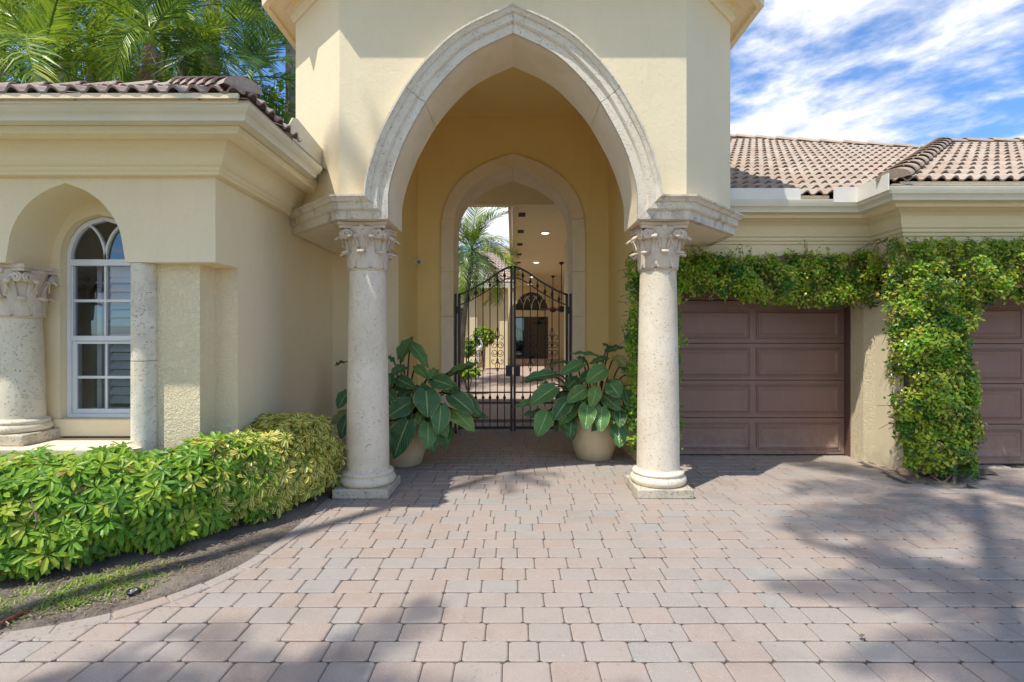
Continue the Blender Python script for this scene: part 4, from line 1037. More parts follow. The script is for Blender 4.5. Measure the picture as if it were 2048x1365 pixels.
# ------------------------------------------------------------------ hedges
def leaflet(m, c, d, nrm, L, w, tint, uv=True):
    d = d.normalized(); s = d.cross(nrm).normalized()
    V = [c, c+d*L*.35-s*w*.42+nrm*.10*w, c+d*L*.42-nrm*.03*L, c+d*L*.35+s*w*.42+nrm*.10*w, c+d*L*.78-s*w*.45-nrm*.02*L, c+d*L*.80-nrm*.07*L, c+d*L*.78+s*w*.45-nrm*.02*L, c+d*L-nrm*.16*L]
    m.add(V, [(0, 1, 2), (0, 2, 3), (1, 4, 5, 2), (2, 5, 6, 3), (4, 7, 5), (5, 7, 6)], tint, [(0, 0), (-1, .35), (0, .4), (1, .35), (-1, .78), (0, .8), (1, .78), (0, 1)])
def rosette(size, nl, w=.36):
    m = MB(); r0 = random.random()
    for k in range(nl):
        a = 2*math.pi*k/nl+random.uniform(-.15, .15); L = size*random.uniform(.8, 1.1)
        d = Vector((math.cos(a), math.sin(a), random.uniform(-.30, .12))); leaflet(m, Vector((0, 0, 0))+d*.006, d, Vector((0, 0, 1)), L, L*w*random.uniform(.9, 1.15), (r0+random.uniform(-.08, .08)) % 1)
    m.tube([Vector((0, 0, 0)), Vector((random.uniform(-.02, .02), 0, -.07))], .0018, 3, cap=False)
    if m.uv and len(m.uv) < len(m.v): m.uv += [(0, 0)]*(len(m.v)-len(m.uv))
    return m
def hedge(name, label, mat, surf, count, inner, protos, group=None, loc=(0, 0, 0)):
    t = thing(name, label, 'hedge', loc, group)
    meshes = [p.mesh('leaf_cluster', mat, smooth=False) for p in protos]
    items = [surf(False) for _ in range(count)]
    items = [i for i in items if i]
    items.sort(key=lambda q: (q[0].x**2+q[0].y**2+(q[0].z-1.5)**2)-(2.0 if q[3] else 0))
    rest = MB()
    for i, (p, nrm, s, outer) in enumerate(items):
        q = Vector((0, 0, 1)).rotation_difference(nrm); mt = Matrix.Translation(p) @ q.to_matrix().to_4x4() @ Matrix.Rotation(random.random()*6.28, 4, 'Z') @ Matrix.Scale(s, 4)
        k = random.randrange(len(protos))
        if i < 295:
            o = bpy.data.objects.new('leaf_cluster', meshes[k]); COL.objects.link(o); o.parent = t; o.matrix_parent_inverse = Matrix.Translation(-Vector(loc)); o.matrix_basis = mt
        else:
            src = protos[k]; sh_ = random.random(); b = len(rest.v)
            rest.v += [tuple(mt @ Vector(v)) for v in src.v]; rest.f += [tuple(b+j for j in f) for f in src.f]; rest.t += [(x+sh_) % 1 for x in src.t]; rest.uv += src.uv
    o = rest.build('foliage', mat, t); o['kind'] = 'stuff'
    return t
FOOT = spline([(-4.9, 2.82, 0), (-3.9, 2.95, 0), (-3.05, 3.18, 0), (-2.42, 3.62, 0), (-2.05, 4.12, 0), (-1.86, 4.55, 0), (-1.78, 4.95, 0)], 8)
from mathutils import noise as NZ
def hedge_surf(x0, x1, blend):
    def f(_):
        # pick on the top or on the curved face
        while True:
            i = random.randrange(len(FOOT)-1); a, b = FOOT[i], FOOT[i+1]; p = a.lerp(b, random.random())
            if not (x0 <= p.x <= x1): continue
            t = (b-a).normalized(); n = Vector((t.y, -t.x, 0)); break
        top_h = .64+.10*max(0, min(1, (p.x+2.6)/.8))
        outer = True
        if random.random() < .50:          # face
            h = random.random()**.9; z = .04+h*(top_h-.04); bul = .10*math.sin(h*math.pi)**.5-.10*max(0, h-.8)*2-(.10 if h < .15 else 0)
            dep = random.random()**2*.30; q = p+n*(bul-dep+.07*NZ.noise(Vector((p.x*3.2, p.y*3.2, z*5)))+.05*random.gauss(0, .5)); nr = n+Vector((0, 0, .25+.9*h))
        else:
            w = random.random(); q = p-n*(w*1.3); z = top_h-random.random()**2*.22+.07*NZ.noise(Vector((q.x*4, q.y*4, 3)))+.03*(random.random() < .06); nr = n*.25*(1-w)+Vector((0, 0, 1))
            if q.y > 3.93 and q.x < -2.40 : return None
            if q.x < -2.30 and q.y > 3.9: return None
            outer = w < .3
        z += .03*math.sin(p.x*9+p.y*4)
        q = Vector((q.x, q.y, max(.04, z))); nr = (nr+Vector((random.gauss(0, .35), random.gauss(0, .35), random.gauss(0, .2)))).normalized()
        return q, nr, random.uniform(.75, 1.2), outer
    return f
random.seed(11)
hedge('hedge', 'low bright green umbrella-leaf hedge in front of the arched window', M_schef, hedge_surf(-4.9, -2.02, 0), 4700, None, [rosette(.088, n, .31) for n in (7, 8, 8, 9, 7)], loc=(-3.4, 3.6, 0))
hedge('hedge', 'low yellow and green variegated hedge ending at the left column', M_varieg, hedge_surf(-2.25, -1.7, 0), 2300, None, [rosette(.082, n, .35) for n in (8, 7, 8, 9, 8)], loc=(-2.0, 4.5, 0))
# woody branches inside the hedges
def branches(parent_name, rngx, count):
    m = MB()
    for _ in range(count):
        i = random.randrange(len(FOOT)-1); p = FOOT[i]
        if not rngx[0] < p.x < rngx[1]: continue
        a, b = FOOT[i], FOOT[i+1]; t = (b-a).normalized(); n = Vector((t.y, -t.x, 0))
        q = p-n*random.uniform(.08, .45); pts = [q+Vector((0, 0, .0))]
        for k in range(4): q = q+Vector((random.gauss(0, .05), random.gauss(0, .05), .13))+n*random.uniform(0, .06); pts.append(q)
        m.tube(pts, [.012, .010, .008, .006, .004], 5)
    return m
for o in [o for o in SC.objects if o.name.startswith('hedge')]:
    r_ = (-5, -2.0) if 'green umb' in o['label'] else (-2.3, -1.6)
    branches(o, r_, 260).build('branch', M_wood, o)

# ------------------------------------------------------------------ climbing vine
def vine_leaf(m, p, nrm, L, tint):
    a = Vector((random.gauss(0, 1), random.gauss(0, 1), random.gauss(-.2, 1))); d = (a-nrm*a.dot(nrm)).normalized(); s = d.cross(nrm); w = L*.30
    V = [p, p+d*L*.5-s*w+nrm*w*.3, p+d*L*.55, p+d*L*.5+s*w+nrm*w*.3, p+d*L-nrm*L*.12]
    m.add(V, [(0, 1, 2), (0, 2, 3), (1, 4, 2), (2, 4, 3)], tint)
def vine(label, regions, n_per, loc, stems_fn, sprigs=150):
    t = thing('climbing_vine', label, 'climbing vine', loc, None)
    m = MB(); tw = MB()
    for reg, cnt in zip(regions, n_per):
        for _ in range(cnt):
            r = reg()
            if r is None: continue
            p, nrm = r; base_t = min(1, max(0, .5+.9*NZ.noise(p*5)+random.gauss(0, .12)))
            for _k in range(5):
                q = p+Vector((random.gauss(0, .022), random.gauss(0, .02), random.gauss(0, .022)))
                nn = (nrm+Vector((random.gauss(0, .7), random.gauss(0, .35), random.gauss(.3, .65)))).normalized()
                vine_leaf(m, q, nn, random.uniform(.034, .060), (base_t*.75+random.random()*.25)*.97)
            if random.random() < .25: tw.tube([p-nrm*.02, p+Vector((random.gauss(0, .04), .05, random.gauss(-.02, .04))), p+Vector((random.gauss(0, .08), .1, random.gauss(-.06, .05)))], .003, 3, cap=False)
    for _ in range(sprigs):                # loose sprigs above and beside the mass
        r = random.choice(regions[:2])()
        if r is None: continue
        p, nrm = r; p = p+Vector((0, .02, 0)); top = p+Vector((random.gauss(0, .07), 0, 0)); top.z = max(p.z+.08, min(2.66, (2.50 if p.z > 2.25 else p.z)+random.uniform(.02, .14))) if p.z > 2.2 else p.z-random.uniform(.05, .16)
        for k in range(12):
            q = p.lerp(top, k/11); vine_leaf(m, q+Vector((random.gauss(0, .012), random.gauss(0, .01), 0)), (nrm+Vector((random.gauss(0, .6), 0, random.gauss(.2, .5)))).normalized(), random.uniform(.03, .05), random.random()*.6)
        tw.tube([p, top], .0025, 3, cap=False)
    o = m.build('foliage', M_vine, t); o['kind'] = 'stuff'
    stems_fn(tw); tw.build('stem', M_wood, t)
    return t
from mathutils import noise as NZ
def nz(x, z, s=3.0, k=0): return NZ.noise(Vector((x*s, z*s, k)))
def region_fn(x0, x1, zlo, zhi, y, thick, hole=.0, k=0, jut=None):
    def f():
        x = random.uniform(x0, x1); lo = zlo(x); hi = zhi(x); z = random.uniform(lo, hi)
        u = (z-lo)/max(.01, hi-lo); e = math.sin(math.pi*min(1, max(0, u)))**.6
        xe_ = min((x-x0), (x1-x))/.15; e *= min(1, .4+xe_*.6)
        if nz(x, z, 4, k) < -.42+hole: return None
        d = thick*e*(.75+.8*nz(x, z, 4, k+5)); dep = random.random()**2.2
        yy = y(x)-d*(1-dep*.75)-.02
        n = Vector((0, -1, (u-.35)*1.1))
        return Vector((x, yy, z)), n.normalized()
    return f
random.seed(5)
J = lambda x, a=.04, s=5: a*NZ.noise(Vector((x*s, 0, 1)))+a*.6*NZ.noise(Vector((x*s*3, 4, 1)))
y1 = lambda x: 6.12 if x < 4.3 else (6.12-(x-4.3)*2.4 if x < 4.5 else 5.62)
band1 = region_fn(1.95, 4.45, lambda x: (2.07-.14*max(0, min(1, (x-2.4)/.6)) if x < 3.6 else 1.93-.0*(x-3.6))+J(x, .07), lambda x: 2.46+J(x, .08)+.04*max(0, min(1, (x-3.2))), y1, .24, .06, 0)
band2 = region_fn(4.05, 9.0, lambda x: (1.90 if x < 5.2 else 1.93)+J(x, .06), lambda x: 2.56+J(x, .04), lambda x: 5.62, .30, .0, 2)
def limb():
    z = random.uniform(.10, 2.1); k = min(1, max(0, (z-.02)/.45)); cxx = 4.52+.04*math.sin(z*3)+.06*(1-k); hw = (.23+.18*k**.8)+.03*NZ.noise(Vector((z*4, 0, 0))); u = random.uniform(-1, 1)
    hw *= 1.0 if z < 1.5 else 1+.25*(z-1.5)
    if z > .15 and nz(u*.4, z, 4.5, 9) < -.46: return None
    x = cxx+u*hw; e = math.sqrt(max(.02, 1-u*u)); y = 5.62-.33*e*(1-.7*random.random()**2.2)*(1+.55*NZ.noise(Vector((u*1.6, z*4.5, 2))))-.03
    return Vector((x, y, z)), Vector((u*.8, -1, .15)).normalized()
def s1(m):
    for k in range(7):
        x = 4.38+.05*k; pts = [(x, 5.45, 0), (x+random.uniform(-.1, .1), 5.38+random.uniform(-.05, .05), .12), (x+random.uniform(-.08, .08), 5.45, .35), (x+random.uniform(-.1, .1), 5.5, .9), (x+random.uniform(-.15, .15), 5.52, 2.1)]
        m.tube(spline(pts, 4), .010, 5)
    m.tube(spline([(4.42, 5.50, .10), (4.40, 5.34, .05), (4.46, 5.30, .02), (4.56, 5.28, .15), (4.7, 5.4, .25)], 4), .009, 5)
    m.tube([(4.50, 5.22, -.0), (4.56, 5.30, .10), (4.58, 5.36, .22)], [.016, .013, .009], 6)
    for z in (2.25, 2.35, 2.45):
        m.tube(spline([(1.5, 6.1, z), (2.4, 6.05, z-.1), (3.3, 6.02, z+.03), (4.1, 6.0, z-.05), (4.4, 5.6, z), (6, 5.5, z+.03), (8, 5.5, z-.02)], 5), .007, 4)
    for (x, z0, z1) in ((3.95, 2.4, 2.62), (4.1, 2.5, 2.68), (4.22, 2.5, 2.72)): m.tube([(x, 6.05, z0), (x+.05, 6.0, (z0+z1)/2), (x+.2, 5.95, z1)], .004, 4)
vine('dense small-leaved green vine trained over both garage doors and down the pier', [band1, band2, limb], [3400, 4400, 3600], (4.5, 5.4, 0), s1)
leftv = region_fn(1.36, 2.06, lambda x: .18, lambda x: 2.45, lambda x: 6.12, .14, .12, 7)
def lv2():
    z = random.uniform(.2, 2.5); e = .10*NZ.noise(Vector((z*3, 2, 0))); s = random.choice((-1, 1)); xc = 1.66
    x = xc+random.uniform(-1, 1)*(.30+e); y = 6.10-.12*random.random()
    return Vector((x, y, z)), Vector((0, -1, .2)).normalized()
def s2(m):
    for k in range(4): x = 1.5+.1*k; m.tube(spline([(x, 6.06, 0), (x+.05, 6.03, .6), (x-.05, 6.05, 1.4), (x+.03, 6.04, 2.4)], 4), .008, 5)
vine('narrow strip of green vine climbing the wall behind the right stone column', [lv2], [1150], (1.65, 6.05, 0), s2, 25)

# ------------------------------------------------------------------ palms
def frond(L, nl, droop, ll, wdt, splay=1.0, seed=0, spread=55, hang=.3):
    rs = random.Random(seed); m = MB(); pts = []
    for i in range(17):
        s = i/16; ang = R(droop)*s**1.4; pts.append(None)
    p = Vector((0, 0, 0)); a = 0; out_ = [p.copy()]; N_ = 16
    for i in range(N_):
        a = R(droop)*((i+1)/N_)**1.3; p = p+Vector((math.cos(a), 0, -math.sin(a)))*(L/N_); out_.append(p.copy())
    m.tube(out_, [.018*(1-.85*i/N_) for i in range(N_+1)], 5, .15)
    for k in range(nl):
        s = .14+.86*k/nl; f = s*N_; i = min(N_-1, int(f)); q = out_[i].lerp(out_[i+1], f-i); t = (out_[i+1]-out_[i]).normalized()
        up = Vector((-t.z, 0, t.x)); 
        if up.z < 0: up = -up
        for sg in (-1, 1):
            l = ll*math.sin(math.pi*(.18+.78*s))**.7*rs.uniform(.85, 1.1); an = R(spread*(1-.35*s)+rs.uniform(-6, 6))
            d = (t*math.cos(an)+Vector((0, sg, 0))*math.sin(an)*splay+up*rs.uniform(.05, .45)).normalized()
            e1 = q+d*l*.5-Vector((0, 0, 1))*l*hang*.15; e2 = q+d*l*.95-Vector((0, 0, 1))*l*hang*rs.uniform(.5, 1.1); wv = t*wdt*.5
            tt = rs.random()*.7+.15
            m.add([q-wv*.6, q+wv*.6, e1+wv, e1-wv, e2], [(0, 1, 2, 3), (3, 2, 4)], tt)
    return m
FR = {}
def get_frond(key, mat):
    k = (key, mat.name)
    if k not in FR:
        spec = {'a0': (2.4, 44, 75, .62, .045, 1, 1, 55, .25), 'a1': (2.7, 48, 95, .68, .045, 1, 2, 58, .35), 'a2': (2.2, 40, 50, .55, .045, 1, 3, 50, .2), 'a3': (2.5, 44, 125, .6, .034, 1, 4, 55, .5),
                'd0': (1.9, 30, 70, .5, .03, .7, 5, 40, .9), 'far': (2.0, 26, 85, .6, .05, 1, 6, 55, .4)}[key]
        FR[k] = frond(spec[0], spec[1], spec[2], spec[3], spec[4], spec[5], spec[6], spec[7], spec[8]).mesh('frond', mat)
    return FR[k]
def palm(label, base, crown, fr, group=None, r=.13, mat_t=M_bark, dead=0, name='palm_tree', shaft=.5, n=14, mats=None, elev=(70, -25), sc=1.0, keys=('a0', 'a1', 'a2', 'a3')):
    t = thing(name, label, 'palm tree', base, group); base = Vector(base); crown = Vector(crown)
    m = MB(); mid = base.lerp(crown, .5)+Vector((.0, 0, 0)); mid.x = base.x*.7+crown.x*.3
    pts = spline([base, mid, crown], 7); nn = len(pts); m.tube(pts, [r*(1.25-.45*i/(nn-1))*(1+.04*(i % 2)) for i in range(nn)], 10); m.build('trunk', mat_t, t, auto=60)
    m = MB(); m.tube([crown, crown+Vector((0, 0, shaft))], [r*.85, r*.35], 8); m.build('crown_shaft', M_frond, t, smooth=True)
    for i in range(n+dead):
        isd = i >= n; az = i*2.399+random.uniform(-.2, .2); u = (i+.5)/n
        el = R(elev[0]+(elev[1]-elev[0])*u+random.uniform(-6, 6)) if not isd else R(-62-random.uniform(0, 20))
        mat = M_frond_dead if isd else (mats or [M_frond])[i % len(mats or [M_frond])]
        o = bpy.data.objects.new('frond', get_frond('d0' if isd else random.choice(keys), mat)); COL.objects.link(o); o.parent = t
        o.matrix_parent_inverse = Matrix.Translation(-base)
        o.matrix_basis = Matrix.Translation(crown+Vector((0, 0, shaft*.8))) @ Matrix.Rotation(az, 4, 'Z') @ Matrix.Rotation(-el, 4, 'Y') @ Matrix.Rotation(random.uniform(-.3, .3), 4, 'X') @ Matrix.Scale(sc*random.uniform(.85, 1.1), 4)
        if isd: o['label'] = 'dry brown hanging frond'
    return t
random.seed(21)
PG = 'palms behind the left roof'
def pp(px, py, Y): v = P(px, py, Y); return tuple(v)
def stand(px, py, Y, dx=0): v = P(px, py, Y); return (v.x+dx, v.y, 0), tuple(v)
b, c = stand(80, 150, 8.0); palm('bright yellow-green palm with upright fan crown above the left end of the roof', b, c, None, PG, .11, dead=1, n=12, elev=(82, 5), mats=[M_frond], sc=1.0, shaft=.25)
b, c = stand(300, 95, 8.6); palm('palm with brown dead fronds hanging down its trunk over the ridge', b, c, None, PG, .12, dead=7, n=13, elev=(75, -20), mats=[M_frond, M_frond, M_frond_b], sc=.85, shaft=.3)
b, c = stand(185, 120, 10.5); palm('dense palm half hidden between the two front palms', b, c, None, PG, .12, dead=2, n=14, mats=[M_frond_b, M_frond], elev=(75, -30), sc=.95)
b, c = stand(500, 200, 9.2); palm('dark green palm beside the tower with arching fronds', b, c, None, PG, .11, n=13, mats=[M_frond_b], elev=(80, -10), sc=.85)
b, c = stand(425, -60, 11.5); palm('tall palm with pale grey ringed trunk behind the others', b, c, None, PG, .17, n=14, mats=[M_frond_b], elev=(60, -40), sc=1.1, shaft=.9)
b, c = stand(585, -40, 12.5); palm('tall palm whose dark fronds droop beside the tower eave', b, c, None, PG, .17, n=15, mats=[M_frond_b], elev=(60, -60), sc=1.15, shaft=.9)
b, c = stand(-70, 90, 9.6); palm('palm at the far left edge of the roofline', b, c, None, PG, .12, n=13, mats=[M_frond, M_frond_b], elev=(80, -20), sc=.95)
b, c = stand(395, 155, 10.2); palm('young palm with short fronds between the ridge and the tall trunk', b, c, None, PG, .10, n=12, mats=[M_frond], elev=(82, 0), sc=.7)
b, c = stand(130, 60, 9.4); palm('pale green young palm in the front row between the fan palm and the dead-frond palm', b, c, None, PG, .10, n=12, mats=[M_frond], elev=(78, 5), sc=.8)
b, c = stand(365, 70, 9.8); palm('bright palm leaning right of the dead-frond palm', b, c, None, PG, .10, n=12, mats=[M_frond], elev=(75, -5), sc=.85)
b, c = stand(0, 20, 13); palm('tall palm far behind the left palms', b, c, None, PG, .15, n=14, mats=[M_frond_b], elev=(70, -40), sc=1.2)
b, c = stand(210, -10, 12.5); palm('tall palm far behind the dead-frond palm', b, c, None, PG, .15, n=14, mats=[M_frond_b, M_frond], elev=(70, -40), sc=1.15)
b, c = stand(330, 20, 14.5); palm('farthest tall palm, its crown between the two front palms', b, c, None, PG, .15, n=14, mats=[M_frond_b], elev=(70, -45), sc=1.2)
# leafy tree masses behind the palms
def leaf_tree(label, c, rad, n, seed, name='leafy_tree'):
    t = thing(name, label, 'tree', (c[0], c[1], 0), 'leafy trees behind the palms'); rs = random.Random(seed)
    m = MB(); trunk = [(c[0], c[1], 0), (c[0]+.2, c[1], c[2]*.5), (c[0], c[1], c[2])]; m.tube(spline(trunk, 5), [.2-.012*i for i in range(11)], 8)
    for k in range(9):
        a = rs.random()*6.28; m.tube([Vector(c)-Vector((0, 0, .8)), Vector(c)+Vector((math.cos(a)*rad[0]*.5, math.sin(a)*rad[1]*.5, rs.uniform(-.2, .5)*rad[2])), Vector(c)+Vector((math.cos(a)*rad[0]*.9, math.sin(a)*rad[1]*.9, rs.uniform(-.4, .7)*rad[2]))], [.09, .05, .015], 5)
    m.build('trunk', M_wood, t)
    m = MB(); cl = []
    for k in range(46):
        while True:
            v = Vector((rs.uniform(-1, 1), rs.uniform(-1, 1), rs.uniform(-1, 1)))
            if .45 < v.length < 1: break
        cl.append(Vector((v.x*rad[0], v.y*rad[1], v.z*rad[2]))+Vector(c))
    for k in range(n):
        q = rs.choice(cl)+Vector((rs.gauss(0, .30), rs.gauss(0, .30), rs.gauss(0, .24)))*rad[0]*.42; nrm = Vector((rs.gauss(0, .6), rs.gauss(0, .6), rs.gauss(.5, .6))).normalized()
        d = nrm.orthogonal().normalized(); d = Quaternion(nrm, rs.random()*6.28) @ d; s = d.cross(nrm); L = rs.uniform(.11, .2); w = L*.3
        m.add([q, q+d*L*.5-s*w, q+d*L, q+d*L*.5+s*w], [(0, 1, 2, 3)], rs.random())
    o = m.build('crown', M_vine, t); o['kind'] = 'stuff' if False else o.get('kind', 'thing')
    if 'kind' in o: del o['kind']
    return t
leaf_tree('dark leafy tree filling the gap behind the leftmost palms', (-8.5, 11.5, 6.0), (3.0, 1.6, 1.9), 7000, 1)
leaf_tree('dark leafy tree filling the gap behind the middle palms', (-5.7, 13.5, 6.5), (2.4, 1.6, 1.7), 6000, 2)
leaf_tree('low leafy tree behind the roof beside the tower', (-4.6, 10.5, 4.2), (1.7, 1.2, 1.3), 5000, 3)
# palms behind the photographer that shade the drive
SG = 'tall palms standing behind the photographer'
T = SUN_TRAVEL
def shade(sx, sy, z, base, label, n=15, sc=1.0, mats=None):
    k = z/-T.z; c = (sx-T.x*k, sy-T.y*k, z); palm(label, (base[0], base[1], 0), c, None, SG, .08, n=n, mats=mats or [M_frond_b], elev=(45, -25), sc=sc, shaft=.4)
random.seed(4)
shade(2.75, 2.55, 9.5, (-1.6, -1.9), 'tall palm casting the large shadow on the right of the drive', 18, .62)
shade(4.3, 4.75, 12.5, (-1.0, -2.2), 'tall palm casting the frond shadows before the garages', 13, .95)
shade(-1.35, 1.85, 9.0, (-5.6, -2.2), 'tall palm casting the shadow at the near left of the drive', 15, .55)
shade(-.3, 5.5, 13.5, (-6.0, -1.5), 'tall palm shading the gateway path lightly', 9, .36)
shade(-.35, 1.15, 10.5, (-3.2, -3.4), 'tall palm casting the shadow at the bottom edge of the drive', 14, .6)

# ------------------------------------------------------------------ courtyard beyond the gate
def zf(y): return .03*(y-9) if y < 26 else .51
m = MB(); m.add([(-7, 9.3, -.02), (4, 9.3, -.02), (4, 27, .52), (-7, 27, .52)], [(0, 1, 2, 3)])
def m_court():
    t = NT('courtyard_paving', .9, .2); br = t.n('ShaderNodeTexBrick'); t.put(br.inputs['Vector'], t.co)
    br.inputs['Color1'].default_value = (.50, .36, .29, 1); br.inputs['Color2'].default_value = (.45, .37, .31, 1); br.inputs['Mortar'].default_value = (.2, .15, .12, 1)
    br.inputs['Scale'].default_value = 1; br.inputs['Brick Width'].default_value = .228; br.inputs['Row Height'].default_value = .162; br.inputs['Mortar Size'].default_value = .004
    t.col(br.outputs[0]); t.bump(br.outputs['Fac'], -.004); return t.m
struct(m.build('courtyard', m_court()))
hw = thing('courtyard_wing', 'cream courtyard wing with clay tile roof seen through the left gate leaf', 'house wing', (-4, 21, 0))
m = MB(); m.box(-9, -.22, 21, 23, 0, 3.68); m.build('wall', M_stucco, hw)
m = MB(); m.box(-9, .02, 20.3, 20.42, 3.52, 3.72); m.box(-9, -.02, 20.42, 21, 3.6, 3.66); m.build('gutter', M_gutter, hw)
m = MB()
rlm = MB(); rlm.add([(-9, 20.35, 3.7), (.1, 20.35, 3.7), (.1, 25, 6.0), (-1.2, 25, 6.0), (-5.0, 22.5, 4.77), (-9, 22.5, 4.77)], [(0, 1, 2, 3, 4, 5)])
rC = sub_roof(rlm, M_tile, hw, (-4, 21, 0))
tiles(rC, M_tile, (.1, 20.35, 3.74), (-1, 0, 0), (0, 1, 0), .5, 14, 15, [((-2.9, 23.3, 0), (.55, -1, 0))])
m = MB(); m.box(-2.62, -2.05, 20.94, 21.0, 1.0, 2.75); sh_o = m.build('shutter', M_black, hw)
for i in range(18): m = MB(); m.box(-2.60, -2.07, 20.90, 20.935, 1.04+i*.094, 1.11+i*.094); m.build('slat', M_shutter if False else M_wood, sh_o)
m = MB(); m.box(-1.75, -1.45, 20.7, 21, 0, 3.6); m.box(-.55, -.22, 20.75, 21, 0, 3.6); m.build('pilaster', M_trim, hw)
lan = thing('covered_walkway', 'covered courtyard walkway with lit recessed ceiling lights behind the right gate leaf', 'walkway', (1.5, 18, 0)); 
m = MB(); m.box(-.02, 3.6, 10.5, 26.4, 4.2, 4.3); m.build('ceiling', M_stucco, lan)
m = MB(); m.box(-3.2, 3.6, 10.3, 10.5, 4.2, 5.0); m.box(-3.2, 3.6, 8.76, 10.3, 4.9, 5.0); m.build('header', M_stucco, lan)
m = MB(); m.box(-.10, -.025, 10.5, 26.4, 4.15, 4.45); m.box(.06, .09, 10.5, 26.4, 4.17, 4.199); m.build('fascia', M_trim, lan)
m = MB(); m.box(1.46, 3.6, 10.5, 14.6, 0, 4.2); m.box(3.2, 3.6, 14.6, 26.4, 0, 4.2); m.build('wall', M_stucco, lan)
for i in range(7):
    m = MB(); yv = 10.95+i*1.75; m.box(.12, .27, yv, yv+.35, 4.19, 4.199); m.build('vent', M_dark, lan)
def m_emit(name, c, s):
    t = NT(name); e = t.n('ShaderNodeEmission'); e.inputs[0].default_value = (*c, 1); e.inputs[1].default_value = s; t.put(t.t.nodes['Material Output'].inputs[0], e.outputs[0]); return t.m
M_lamp = m_emit('lit_downlight', (1, .93, .8), 2)
GLn = 'recessed ceiling lights in the covered walkway'
for i, (yy, lb) in enumerate(((13.04, 'nearest round lit recessed light in the walkway ceiling'), (18.07, 'second round lit recessed light in the walkway ceiling'), (22.3, 'third round lit recessed light in the walkway ceiling'), (25.2, 'farthest lit recessed light, just above the arched window'))):
    t = thing('ceiling_light', lb, 'ceiling light', (.82, yy, 4.19), GLn)
    m = MB(); m.lathe([(.13, 0), (.13, .012)], (.82, yy, 4.186), 20); m.build('trim_ring', M_white, t)
    m = MB(); m.lathe([(.095, 0), (.095, .004)], (.82, yy, 4.180), 20); m.build('bulb', M_lamp, t)
for yy, lb, rz in ((18.07, 'nearer brown ceiling fan on a long rod in the walkway', .3), (21.9, 'farther brown ceiling fan on a long rod in the walkway', 1.0)):
    t = thing('ceiling_fan', lb, 'ceiling fan', (1.71, yy, 4.2), 'walkway ceiling fans'); z = 2.55 if yy < 20 else 2.75
    m = MB(); m.lathe([(.02, 0), (.09, .06), (.09, .09)], (1.71, yy, 4.105), 16); m.lathe([(.017, 0), (.017, 4.13-z)], (1.71, yy, z), 8); m.build('rod', M_iron, t)
    m = MB(); m.lathe([(.04, -.12), (.13, -.08), (.15, 0), (.12, .07), (.03, .11)], (1.71, yy, z), 18); m.build('motor', M_iron, t, auto=40)
    for k in range(5):
        a = rz+k*2*math.pi/5; ca, sa = math.cos(a), math.sin(a); m = MB(); V = []
        for (r_, w_) in ((.14, .03), (.25, .06), (.5, .085), (.68, .07), (.72, .02)):
            for sg, dz in ((-1, .025), (1, -.025)): V.append((1.71+ca*r_-sa*w_*sg, yy+sa*r_+ca*w_*sg, z+dz*w_/.08))
        m.add(V, [(2*i, 2*i+1, 2*i+3, 2*i+2) for i in range(4)]); o = m.build('blade', m_simple('fan_blade', (.16, .035, .02), .4) if 'M_blade' not in globals() else M_blade, t)
        M_blade = o.data.materials[0]; sm = o.modifiers.new('t', 'SOLIDIFY'); sm.thickness = .012
# far wall with arched window and double doors
fw = thing('far_wall', 'cream end wall of the walkway with arched window over dark double doors', 'wall', (.94, 26.2, .4)); YW = 26.0
HW = .84; xw = .94; 
ARW = [Vector((p.x, 0, p.y)) for p in spline([(HW, 2.95, 0), (.78, 3.22, 0), (.60, 3.55, 0), (.34, 3.78, 0), (0, 3.90, 0)], 5)]
m = MB(); holed_wall(m, ARW, -3, 3.6, 4.4, 2.95, YW, cx=xw)
for a, b in ((-3, xw-HW), (xw+HW, 3.6)): m.quad((a, YW, .2), (b, YW, .2), (b, YW, 2.95), (a, YW, 2.95))
m.quad((xw-HW, YW, 2.62), (xw+HW, YW, 2.62), (xw+HW, YW, 2.95), (xw-HW, YW, 2.95))
m.build('wall', M_stucco, fw)
m = MB(); pr = [(xw-p.x-.07, p.z+.05) for p in ARW]+[(xw+p.x+.07, p.z+.05) for p in ARW[::-1]]
arc_bar(m, pr, .16, YW-.05, YW-.002); m.build('window_surround', M_trim, fw)
m = MB(); pts = [(xw-p.x, YW+.06, p.z) for p in ARW]+[(xw+p.x, YW+.06, p.z) for p in ARW[::-1][1:]]; m.add(pts, [tuple(range(len(pts)))]); wnd = m.build('window', M_glass, fw)
m = MB()
for xo, rr in ((-.42, .42), (.0, .42), (.42, .42)):
    for s in (-1, 1):
        arc_bar(m, [(xw+xo+s*(rr*.95-rr*.95*math.cos(u*math.pi/2.2)), 2.95+.75*math.sin(u*math.pi/2.2)) for u in [i/6 for i in range(7)]], .03, YW+.02, YW+.05)
m.build('tracery', M_white, wnd)
m = MB(); m.box(xw-HW-.0, xw+HW, YW+.02, YW+.05, 2.56, 2.62); m.box(xw-HW, xw-HW+.05, YW, YW+.05, .4, 2.6); m.box(xw+HW-.05, xw+HW, YW, YW+.05, .4, 2.6); m.box(xw-.16, xw+.10, YW, YW+.05, .4, 2.56)
m.box(xw-HW+.05, xw+HW-.05, YW, YW+.05, .38, .60); M_dfr = m_simple('dark_wood_frame', (.12, .07, .05), .5); m.build('door_frame', M_dfr, fw)
for s in (-1, 1):
    m = MB(); xa, xb = (xw-HW+.05, xw-.16) if s < 0 else (xw+.10, xw+HW-.05); m.quad((xa, YW+.03, .6), (xb, YW+.03, .6), (xb, YW+.03, 2.56), (xa, YW+.03, 2.56)); m.build('door_glass', M_glass, fw)
